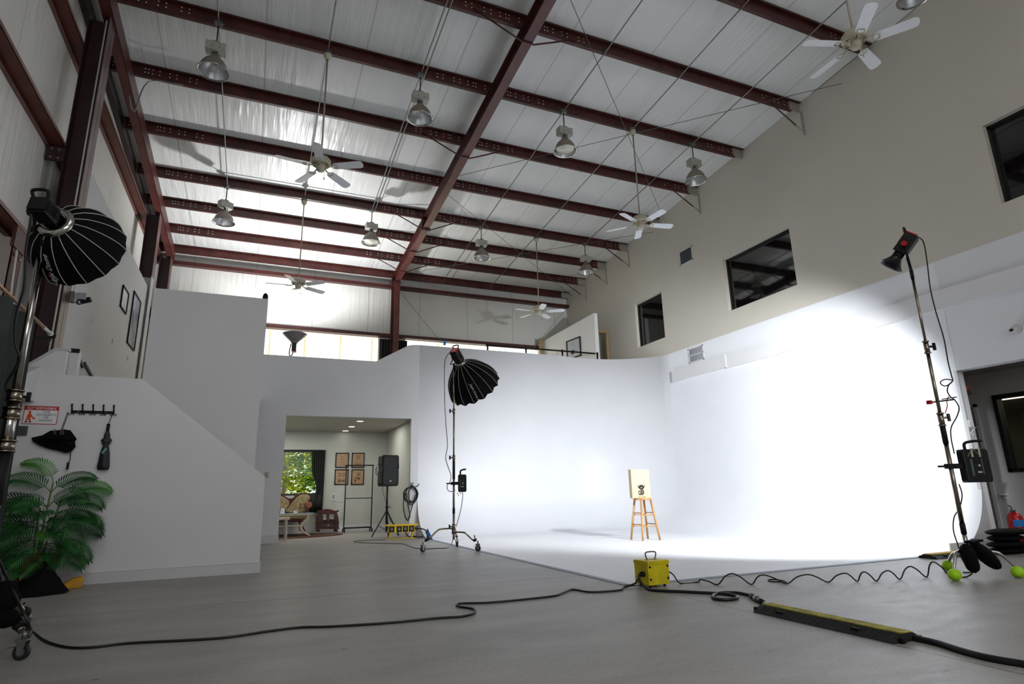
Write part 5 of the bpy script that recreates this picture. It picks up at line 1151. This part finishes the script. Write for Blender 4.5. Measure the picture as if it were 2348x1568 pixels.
# framed prints
KR = mat('kraft_print', '#a98a67', .5, 0, .12, 6)
lab = ('upper left', 'upper right', 'lower left', 'lower right')
for i, (a, b, c, d) in enumerate(((770, 1038, 799, 1072), (807, 1038, 835, 1072), (768, 1076, 798, 1111), (806, 1076, 834, 1111))):
    A, B = onY(a, b, YW), onY(c, d, YW); x0, x1, z0, z1 = A.x, B.x, B.z, A.z; cx_, cz_ = (x0+x1)/2, (z0+z1)/2; w2, h2, f = (x1-x0)/2, (z1-z0)/2, .024
    t = thing('picture_frame', 'black framed brown camera drawing, %s of the four in the lounge' % lab[i], 'picture', (cx_, YW, cz_), 0, 'four framed drawings in the lounge')
    MB().bx(-w2, w2, -.02, 0, -h2, -h2+f).bx(-w2, w2, -.02, 0, h2-f, h2).bx(-w2, -w2+f, -.02, 0, -h2, h2).bx(w2-f, w2, -.02, 0, -h2, h2).build('frame', BLACK, t)
    MB().bx(-w2+f, w2-f, -.008, -.002, -h2+f, h2-f).build('print', KR, t)
    m = MB(); ln = lambda a, b, w=.004: m.bar((a[0], -.009, a[1]), (b[0], -.009, b[1]), .002, w)
    def ringd(cx, cz, r, w=.004):
        for q_ in range(12): ln((cx+r*math.cos(q_*PI/6), cz+r*math.sin(q_*PI/6)), (cx+r*math.cos((q_+1)*PI/6), cz+r*math.sin((q_+1)*PI/6)), w)
    def rc(x0, z0, x1, z1, w=.004): ln((x0, z0), (x1, z0), w); ln((x1, z0), (x1, z1), w); ln((x1, z1), (x0, z1), w); ln((x0, z1), (x0, z0), w)
    if i == 0: rc(-.085, .0, .085, .10); ringd(0, .05, .04); ringd(0, .05, .02); rc(-.09, -.12, .09, -.05); ringd(.02, -.08, .03)
    elif i == 1: rc(-.07, .03, .07, .12); ringd(0, .075, .035, .012); ringd(-.05, -.02, .02); ringd(.05, -.02, .02); rc(-.08, -.12, .08, -.08, .01)
    elif i == 2:
        for x in (-.05, .05): rc(x-.035, .03, x+.035, .09, .02); ringd(x, -.07, .028, .012); ln((x-.04, -.11), (x+.04, -.11), .03)
    else: rc(-.02, .05, .07, .1, .016); ringd(.02, .075, .03); rc(-.06, -.04, .06, -.01, .014); rc(-.08, -.11, -.04, -.08, .02); rc(.0, -.07, .06, -.05, .01)
    m.build('drawing', mat('print_line', '#3b2b1f', .6), t)
# rug
t = tag(MB().lathe([(0, .012), (1.0, .012), (1.02, .008), (1.03, 0)], n=64).build('oval_rug', RUGM), 'oval red patterned rug on the lounge floor', 'rug')
t.location = (.92, 15.72, 0); t.scale = (1.17, .82, 1)
MB().lathe([(.93, .0125), (1.02, .0105), (1.035, 0)], n=64).build('border', mat('rug_border', '#3f080c', .9, spec=.1), t)
# sofa
YS = 16.28
def px(L, Y): return [(lambda p: (p.x, p.z))(onY(640+a/9.8, 1100+b/9.8, Y)) for a, b in L]
t = thing('settee', 'antique settee with carved red wood frame and gold floral cushions', 'sofa', (.7, 16.35, 0))
def slab(L, Y, d0, d1, name, mt, bev=.0): 
    q_ = px(L, Y); return MB().prism(q_, lambda a, b: (a, Y+d0, b), lambda a, b: (a, Y+d1, b)).build(name, mt, t, True, bevel=bev)
def sm2(L, k=4, closed=True):
    return [(p.x, p.y) for p in smooth_pts([(a, b, 0) for a, b in L], k, closed)]
outer = [(-330, 470), (-200, 330), (-60, 280), (40, 300), (110, 350), (190, 402), (250, 416), (310, 405), (370, 350), (450, 305), (560, 285), (650, 300), (710, 345), (735, 400), (715, 460), (660, 510), (650, 600), (600, 740), (-330, 760)]
slab(sm2(outer, 3), 16.42, .0, .06, 'back_frame', WOODR, .01)
slab(sm2([(330, 470), (400, 390), (490, 335), (590, 322), (670, 350), (695, 400), (660, 470), (600, 540), (570, 720), (150, 720), (230, 600)]), 16.38, .0, .06, 'back_cushion', FLORAL, .02)
slab(sm2([(-330, 420), (-60, 360), (60, 370), (150, 420), (215, 480), (225, 560), (180, 630), (100, 700), (-330, 740)]), 16.38, .0, .06, 'back_cushion', FLORAL, .02)
slab([(-330, 770), (560, 770), (580, 800), (560, 890), (-330, 890)], 15.9, .0, .50, 'seat_cushion', FLORAL, .02)
slab([(-330, 885), (560, 885), (545, 950), (-330, 955)], 15.88, .0, .52, 'seat_rail', mat('red_velvet_rail', '#4e0c10', .5), .005)
a = onY(640+668/9.8, 1100+560/9.8, 15.95); MB().cyl((a.x, 15.88, a.z), (a.x, 16.45, a.z), .075, n=20).cyl((a.x, 15.87, a.z), (a.x, 15.88, a.z), .05, n=16).build('arm_roll', mat('carved_walnut', '#8a4a1e', .3, 0, .3, 30), t, True)
slab(sm2([(600, 520), (700, 520), (720, 600), (660, 680), (610, 740), (580, 740), (590, 620)]), 15.95, 0, .06, 'arm_post', WOODR, .01)
slab([(440, 950), (500, 950), (490, 1150), (450, 1150)], 16.3, 0, .05, 'rear_leg', BLACK)
slab(sm2([(-260, 950), (-200, 950), (-210, 1050), (-230, 1180), (-260, 1180)]), 15.95, 0, .05, 'front_leg', WOODR)
slab(sm2([(470, 950), (530, 950), (540, 1040), (600, 1150), (570, 1150), (490, 1060)]), 15.95, 0, .05, 'front_leg', WOODR)
# glass-topped table with curved cream legs
YT = 15.55
t = thing('glass_table', 'low glass-topped table with curved cream legs on the rug', 'table', (.8, YT, 0))
a = onY(718, 1175, YT); hz = a.z
MB().bx(.05, a.x, YT-.28, YT+.28, hz-.012, hz).build('glass_top', mat('glass_edge', '#9fc0c4', .08, 0, .1, 3, spec=.9), t, True)
m = MB().bx(.07, a.x-.03, YT-.25, YT+.25, hz-.05, hz-.012); m.build('apron', CREAML, t, True)
for yy in (-.2, .2):
    for sx, x0 in ((1, a.x-.12), (-1, .2)):
        if sx < 0 and yy > 0: pass
        pts = smooth_pts([(x0, YT+yy, hz-.05), (x0-sx*.03, YT+yy, hz*.72), (x0-sx*.14, YT+yy, hz*.48), (x0-sx*.12, YT+yy, hz*.25), (x0+sx*.06, YT+yy, .02)], 5)
        MB().tube(pts, [.032, .034, .034, .034, .034]+[.03]*(len(pts)-10)+[.02, .018, .016, .014, .012], 8).build('leg', CREAML, t, True)
MB().bx(.1, a.x-.22, YT-.21, YT-.18, hz*.46, hz*.50).build('stretcher', CREAML, t, True)
# tabletop cards and white box
b = onY(678, 1171, YT); tag(MB().bx(b.x-.05, b.x+.05, YT-.05, YT-.04, hz, hz+.065).bx(b.x+.01, b.x+.025, YT-.052, YT-.05, hz+.03, hz+.045, 1).build('card_holder', [mat('grey_card', '#b9b9bc', .5), BLACK]), 'small grey card holder on the glass table', 'card')
b = onY(649, 1168, YT); tag(MB().bx(b.x-.06, b.x+.04, YT-.1, YT, hz, hz+.06).bx(b.x-.05, b.x+.03, YT-.09, YT-.01, hz+.062, hz+.12).build('paper_stack', mat('white_card_box', '#c5c9d2', .5)), 'white stack of cards at the left end of the glass table', 'box')
# small white bench in front
YN = 14.35
t = thing('white_bench', 'small off-white bench with straight legs beside the wall end', 'bench', (.5, YN, 0)); c = onY(665, 1186, YN)
BEN = mat('off_white_paint', '#b3aca0', .5, 0, .1, 10)
MB().bx(-.2, c.x, YN-.05, YN+.30, c.z-.05, c.z).build('top', BEN, t, True, bevel=.006)
for yy in (0, .25):
    for x in (c.x-.06, -.1): MB().tube([(x-.015, YN+yy, c.z-.05), (x, YN+yy, .0)], [.032, .026], 4).build('leg', BEN, t, True)
# clothes chest / magazine rack
YK = 16.35
t = thing('magazine_stand', 'small dark carved wooden magazine stand with a drawer', 'magazine rack', (1.85, YK, 0))
def sl2(L, d0, d1, name, mt, bev=.004): q_ = px(L, YK); return MB().prism(q_, lambda a, b: (a, YK+d0, b), lambda a, b: (a, YK+d1, b)).build(name, mt, t, True, bevel=bev)
sl2([(820, 950), (1330, 950), (1330, 1090), (820, 1090)], -.12, .12, 'drawer_case', WOODR, .006)
sl2([(805, 940), (1340, 940), (1340, 958), (805, 958)], -.135, .135, 'top_rail', WOODR)
sl2([(805, 1080), (1340, 1080), (1340, 1100), (805, 1100)], -.135, .135, 'base_rail', WOODR)
o = sl2([(930, 975), (1220, 975), (1220, 1070), (930, 1070)], -.128, -.12, 'drawer', mat('drawer_wood', '#2c0c0a', .25, 0, .3, 10))
q_ = px([(1093, 1020)], YK)[0]; k_ = MB()
k_.box((q_[0], YK-.132, q_[1]), (.06, .008, .012)).box((q_[0], YK-.132, q_[1]), (.014, .01, .045)).sph((q_[0], YK-.14, q_[1]-.003), .01, 8, 6)
k_.build('drawer_pull', GOLD, t, True)
for a in ((815, 905), (1215, 1305)):
    sl2(sm2([(a[0], 1160), (a[0]+5, 1120), (a[0]+15, 1098), (a[1]-15, 1098), (a[1]-5, 1120), (a[1], 1160)], 3), -.12, -.06, 'foot', WOODR)
sl2(sm2([(830, 930), (860, 860), (890, 790), (880, 720), (830, 700), (860, 685), (920, 690), (1000, 662), (1090, 655), (1180, 672), (1250, 695), (1320, 678), (1345, 700), (1290, 730), (1290, 800), (1320, 870), (1325, 935), (1240, 935), (1250, 860), (1235, 780), (1235, 740), (1180, 745), (1120, 765), (1115, 930), (1070, 930), (1070, 765), (1000, 745), (940, 735), (935, 800), (915, 870), (905, 935)], 2), -.09, -.06, 'carved_front', WOODR)
sl2(sm2([(830, 930), (880, 720), (920, 690), (1090, 665), (1250, 695), (1300, 720), (1325, 935)], 2), .07, .09, 'back_board', mat('stand_back', '#4a3c34', .6))
MGZ = mat('magazine_cover', '#77766c', .4, 0, .6, 30, h2='#d0cec4')
for L, s_ in (([(985, 770), (1065, 775), (1065, 900), (985, 900)], 'left'), ([(1125, 775), (1235, 765), (1230, 890), (1125, 885)], 'right')):
    q_ = px(L, YK); tag(MB().prism(q_, lambda a, b: (a, YK-.02, b), lambda a, b: (a, YK+.01, b)).build('magazine', MGZ), 'magazine in the %s slot of the carved stand' % s_, 'magazine')
# clothes rack
YR = 16.25; A = onY(788, 1212, YR); B = onY(850.5, 1212, YR); Tz = onY(789, 1067, YR).z; Mz = onY(787, 1143, YR).z
t = thing('clothes_rack', 'empty black tubular clothes rack in front of the lounge wall', 'clothes rack', ((A.x+B.x)/2, YR, 0))
MB().cyl((A.x, YR, .09), (A.x, YR, Tz), .014, n=8).build('upright', BLACK, t, True); MB().cyl((B.x, YR, .09), (B.x, YR, Tz), .014, n=8).build('upright', BLACK, t, True)
MB().cyl((A.x-.02, YR, Tz), (B.x+.02, YR, Tz), .016, n=8).build('top_bar', BLACK, t, True); MB().cyl((A.x, YR, Mz), (B.x, YR, Mz), .010, n=8).build('middle_bar', BLACK, t, True)
MB().cyl((A.x-.24, YR, Tz), (A.x, YR, Tz), .006, n=8).cyl((B.x, YR, Tz), (B.x+.14, YR, Tz), .006, n=8).build('extension_rod', CHROME, t, True)
MB().cyl((A.x, YR, .11), (B.x, YR, .11), .018, n=8).build('bottom_bar', BLACK, t, True)
for x in (A.x, B.x):
    MB().cyl((x, YR-.16, .09), (x, YR+.16, .09), .014, n=8).build('foot_bar', BLACK, t, True)
    for y in (-.15, .15): MB().cyl((x-.012, YR+y, .04), (x+.012, YR+y, .04), .04, n=14).build('caster', BLACK, t, True)
# loudspeaker and stand
sp = Vector((2.82, 13.87, 0))
t = thing('speaker_stand', 'black tripod stand under the loudspeaker', 'speaker stand', sp)
MB().cyl((0, 0, .30), (0, 0, .75), .022, n=12).cyl((0, 0, .75), (0, 0, 1.12), .017, n=12).build('pole', BLACK, t)
MB().cyl((0, 0, .62), (0, 0, .66), .03, n=12).bar((.02, 0, .64), (.08, 0, .64), .03, .02).build('collar', BLACK, t)
for a in (188, 268, 20):
    dx, dy = math.cos(rad(a)), math.sin(rad(a)); MB().bar((dx*.03, dy*.03, .52), (dx*.33, dy*.33, .015), .03, .018).bar((dx*.02, dy*.02, .16), (dx*.2, dy*.2, .25), .015, .012).build('leg', BLACK, t)
MB().cyl((0, 0, .50), (0, 0, .55), .04, n=12).cyl((0, 0, .1), (0, 0, .5), .016, n=10).build('hub', BLACK, t)
t = thing('loudspeaker', 'large black loudspeaker on the tripod stand in the lounge opening', 'loudspeaker', (2.81, 13.87, 1.10), rad(14))
w2, hh = .215, .69
prf = [(-w2*.9, 0), (w2*.9, 0), (w2, .06), (w2, hh*.48), (w2*.93, hh*.53), (w2*.93, hh*.65), (w2, hh*.72), (w2*.97, hh*.96), (w2*.85, hh), (-w2*.85, hh), (-w2*.97, hh*.96), (-w2, hh*.72), (-w2*.93, hh*.65), (-w2*.93, hh*.53), (-w2, hh*.48), (-w2, .06)]
MB().prism(prf, lambda a, b: (a*.75, .17, b), lambda a, b: (a, -.16, b)).build('cabinet', BLACK, t, bevel=.03)
MB().prism([(a*.86, .03+(b-0)*.93) for a, b in prf], lambda a, b: (a, -.16, b), lambda a, b: (a*.97, -.175, b)).build('grille', mat('speaker_grille', '#0f1012', .6), t, bevel=.006)
for sx in (-1, 1): MB().box((sx*w2*.86, -.162, hh*.62), (.05, .02, .13)).build('port', BLACK, t, bevel=.01)
MB().box((.0, -.177, .11), (.05, .003, .022)).build('badge', GALV, t)
MB().tube([(-w2, .06, hh*.62), (-w2-.035, .06, hh*.58), (-w2-.035, .06, hh*.4), (-w2, .06, hh*.36)], .009, 6).build('side_handle', BLACK, t)
cable([Vector((2.72, 13.9, 1.1)), Vector((2.73, 13.88, .95)), Vector((2.80, 13.86, .75)), Vector((2.84, 13.85, .6)), Vector((2.90, 13.85, .35)), Vector((3.02, 13.82, .25)), Vector((3.05, 13.75, .008))], .005, 'thin cable dropping from the loudspeaker')
# yellow power distribution box
t = thing('power_distribution_box', 'yellow outlet box on tubular legs beside the lounge opening', 'power box', (3.0, 13.12, 0), rad(-8))
MB().bx(-.34, .34, -.11, .14, .265, .29).build('top_plate', YELP, t, bevel=.006); MB().bx(-.28, .27, -.09, .12, .13, .265).build('case', YELP, t, bevel=.004)
for k, x in enumerate((-.215, -.06, .07, .2)):
    MB().bx(x-.055, x+.055, -.096, -.09, .14, .255).build('outlet_panel', BLACK, t); MB().box((x, -.099, .20), (.05, .006, .06)).build('outlet', GALVD, t)
for x in (-.24, .23):
    MB().tube(smooth_pts([(x, -.08, .13), (x-.02, -.10, .02), (x-.0, -.0, .012), (x-.02, .12, .02), (x, .10, .13)], 4), .012, 6).build('leg_loop', YELP, t)
MB().cyl((-.26, -.12, .012), (.25, -.12, .012), .010, n=8).build('skid', YELP, t)
MB().cyl((.27, 0, .2), (.34, 0, .19), .035, .02, 12).build('cable_gland', BLACK, t)
cable([Vector(p) for p in ((3.33, 13.08, .19), (3.42, 13.06, .185), (3.5, 13.05, .15), (3.52, 13.05, .09), (3.46, 13.05, .03), (3.35, 13.07, .02), (3.28, 13.1, .03), (3.2, 13.3, .02), (3.15, 13.4, .1))], .014, 'thick black cable looping from the yellow outlet box')
# coil of cable on a wall hook
t = thing('cable_hook', 'grey hook bracket holding the cable coil', 'hook', (3.30, YC-.005, 1.07)); MB().bx(-.05, .05, -.02, 0, .0, .1).build('back_plate', GALVD, t)
MB().tube(smooth_pts([(-.02, -.02, .04), (.06, -.09, .0), (.13, -.10, .02), (.16, -.10, .07)], 4), .01, 6).build('hook_arm', BLACK, t)
m = MB()
for k, (rx, rz, cx_, cz_) in enumerate(((.15, .17, .0, -.10), (.135, .19, .02, -.12), (.16, .155, .01, -.09), (.11, .16, .05, -.10))):
    m.tube(smooth_pts([(3.27+cx_+rx*math.cos(a*PI/8), YC-.05-.022*k+.006*math.sin(a), 1.0+cz_+rz*math.sin(a*PI/8)) for a in range(16)], 2, True), .012, 7, closed=True)
m.tube(smooth_pts([(3.14, YC-.06, .95), (3.12, YC-.06, .7), (3.16, YC-.07, .45), (3.22, YC-.08, .35), (3.27, YC-.08, .45), (3.23, YC-.07, .65), (3.17, YC-.07, .95)], 5), .012, 7)
m.tube(smooth_pts([(3.38, YC-.09, .9), (3.33, YC-.09, .7), (3.27, YC-.09, .5), (3.22, YC-.1, .36), (3.17, YC-.09, .42), (3.12, YC-.06, .6)], 5), .012, 7)
tag(m.build('cable_coil', CABLE), 'coil of black cable hanging on the wall beside the opening', 'cable')

# ---------------------------------------------------------------- on the mezzanine
t = thing('guard_rail', 'black pipe guard rail on the mezzanine', 'railing', (6.9, 13.76, 2.9))
zr = 4.575
MB().cyl((5.22, 13.76, zr), (8.45, 13.76, zr), .022, n=10).build('top_rail', BLACK, t, True)
MB().cyl((5.22, 13.76, zr-.55), (8.45, 13.76, zr-.55), .022, n=10).build('middle_rail', BLACK, t, True)
for p_ in (1118, 1206, 1289, 1369):
    x = onY(p_, 800, 13.76).x; MB().cyl((x, 13.76, 2.9), (x, 13.76, zr+.03), .022, n=10).cyl((x, 13.76, zr-.04), (x, 13.76, zr+.035), .03, n=10).build('post', BLACK, t, True)
m = MB(); A_, B_ = Vector((8.12, 16.72, 0)), Vector((8.50, 13.78, 0)); d = (B_-A_).normalized(); sd = Vector((d.y, -d.x, 0))*-.12
for (p0_, p1q, za, zb) in ((A_, B_, 5.52, 5.76),):
    v = [(p0_.x, p0_.y, 2.9), (p1q.x, p1q.y, 2.9), (p1q.x, p1q.y, zb), (p0_.x, p0_.y, za)]; w2_ = [(a+sd.x, b+sd.y, c) for a, b, c in v]
    m.add(v+w2_, [(0, 1, 2, 3), (7, 6, 5, 4), (0, 4, 5, 1), (1, 5, 6, 2), (2, 6, 7, 3), (3, 7, 4, 0)])
struct('wall_mezzanine_room', m, WHITE, 'white partition standing on the mezzanine behind the guard rail')
W8 = lambda s_, z, o_=-.01: tuple(A_+d*s_+Vector((-.99*abs(o_), 0, 0)))[:2]+(z,)
m = MB(); sA, sB = .35, 1.12; PP = lambda s_, z, o_: (A_.x+d.x*s_-o_, A_.y+d.y*s_, z)
m.prism([(sA, 2.9), (sB, 2.9), (sB, 5.02), (sA, 5.02)], lambda a, b: PP(a, b, .004), lambda a, b: PP(a, b, .02)); m.prism([(sA+.12, 3.9), (sB-.12, 3.9), (sB-.12, 4.85), (sA+.12, 4.85)], lambda a, b: PP(a, b, .02), lambda a, b: PP(a, b, .028))
struct('door_2', m, TRIMW, 'white panelled door on the mezzanine')
t = thing('picture_frame', 'black framed picture on the white mezzanine partition', 'picture', (A_.x, A_.y, 4.8))
sA, sB, za, zb, f = 1.62, 2.30, 4.66, 5.24, .03
m = MB()
for L in ((sA, sB, za, za+f), (sA, sB, zb-f, zb), (sA, sA+f, za, zb), (sB-f, sB, za, zb)): m.prism([(L[0], L[2]), (L[1], L[2]), (L[1], L[3]), (L[0], L[3])], lambda a, b: PP(a, b, .002), lambda a, b: PP(a, b, .03))
m.build('frame', BLACK, t, True)
MB().prism([(sA+f, za+f), (sB-f, za+f), (sB-f, zb-f), (sA+f, zb-f)], lambda a, b: PP(a, b, .004), lambda a, b: PP(a, b, .012)).build('print', PR2, t, True)
MB().prism([(1.9+.09*math.cos(a*PI/5), 4.85+.07*math.sin(a*PI/5)) for a in range(10)], lambda a, b: PP(a, b, .012), lambda a, b: PP(a, b, .015)).build('dark_motif', INK, t, True)
m = MB().bx(8.86, 8.95, 14.3, 14.4, 2.9, 5.42).bx(9.19, 9.28, 14.3, 14.4, 2.9, 5.42).bx(8.86, 9.28, 14.28, 14.42, 5.36, 5.44)
tag(m.build('door_frame', mat('raw_pine', '#94805e', .6, 0, .2, 8)), 'bare wooden door frame on the mezzanine beside the beige wall', 'door frame')
tag(MB().bx(8.02, 8.14, 16.3, 16.4, 2.9, 5.62).build('wooden_post', mat('raw_pine')), 'bare wooden post end at the back of the mezzanine partition', 'post')
# black curtains behind the column
for x0, x1, s_ in ((3.05, 3.36, 'black curtain pushed to the left of the back column'), (3.58, 3.84, 'black curtain pushed to the right of the back column')):
    m = MB(); vs = []
    for i in range(31): u = i/30; vs += [(x0+(x1-x0)*u, 16.66+.035*math.sin(u*24), 5.28), (x0+(x1-x0)*u, 16.66+.045*math.sin(u*24), 2.9)]
    m.add(vs, [(i*2, i*2+1, i*2+3, i*2+2) for i in range(30)], 0, True); o = tag(m.build('black_curtain', mat('black_drape', '#1a1b1d', .8, 0, .3, 9)), s_, 'curtain'); o.modifiers.new('s', 'SOLIDIFY').thickness = .01
tag(MB().bx(4.93, 5.0, 16.55, 16.6, 5.22, 5.36).build('painters_tape', BTAPE), 'blue tape wrapped on the red rail behind the mezzanine', 'tape')

# ---------------------------------------------------------------- trees outside the lounge window
struct('floor_outside', MB().bx(-30, 34, YB+.2, 60, -.3, -.02), mat('dry_grass', '#a59c6a', .9, 0, .4, 2, h2='#7d8a45'), 'sunlit ground outside')
LG = [mat('sunlit_leaf', '#a3ad22', .8, 0, .4, 3, h2='#66801a', spec=.1), mat('deep_leaf', '#46701a', .8, 0, .4, 3, spec=.1), mat('yellow_leaf', '#cfb82a', .8, 0, .3, 3, h2='#8f9a22', spec=.1)]
rn = random.Random(5)
for i, (x, y, h, rr_, k, s_) in enumerate(((-.4, 22.5, 5.0, 1.7, 0, 'bright green tree outside, at the left of the lounge window'), (1.0, 24.0, 6.0, 1.9, 2, 'yellow-green tree outside, in the middle of the lounge window'), (2.7, 22.3, 4.6, 1.6, 1, 'darker green tree outside, at the right of the lounge window'), (.9, 28.0, 9, 3.6, 0, 'tall dark tree farther behind the others outside'))):
    t = thing('garden_tree', s_, 'tree', (x, y, -.02)); m = MB().tube(smooth_pts([(0, 0, 0), (.1, .05, h*.3), (-.1, 0, h*.6), (.05, 0, h*.9)], 4), [.11]*4+[.08]*4+[.05]*5, 8)
    for q_ in range(6): a = rn.uniform(0, 6.28); z = h*rn.uniform(.25, .7); m.tube([(0, 0, z), (math.cos(a)*rr_*.8, math.sin(a)*rr_*.5, z+h*.2)], [.035, .012], 6)
    m.build('trunk', mat('grey_bark', '#a89c88', .8, 0, .4, 8), t)
    m = MB(); vs = []; fs = []
    for q_ in range(3600 if y < 26 else 7000):
        a, b, c_ = rn.gauss(0, 1), rn.gauss(0, 1), rn.gauss(0, 1); L_ = math.sqrt(a*a+b*b+c_*c_); rr2 = rr_*rn.uniform(.35, 1)**.5
        p = Vector((a/L_*rr2, b/L_*rr2, h*.52+c_/L_*h*.5*rn.uniform(.5, 1))); e1 = Vector((rn.uniform(-1, 1), rn.uniform(-1, 1), rn.uniform(-.5, .5))).normalized(); e2 = e1.cross(Vector((rn.uniform(-1, 1), rn.uniform(-1, 1), 1)).normalized()); s2 = rn.uniform(.05, .10)*(1 if y < 26 else 2.1)
        o_ = len(vs); vs += [p-e1*s2, p+e2*s2*.6, p+e1*s2, p-e2*s2*.6]; fs.append((o_, o_+1, o_+2, o_+3))
    m.add(vs, fs); m.build('foliage', LG[k], t)
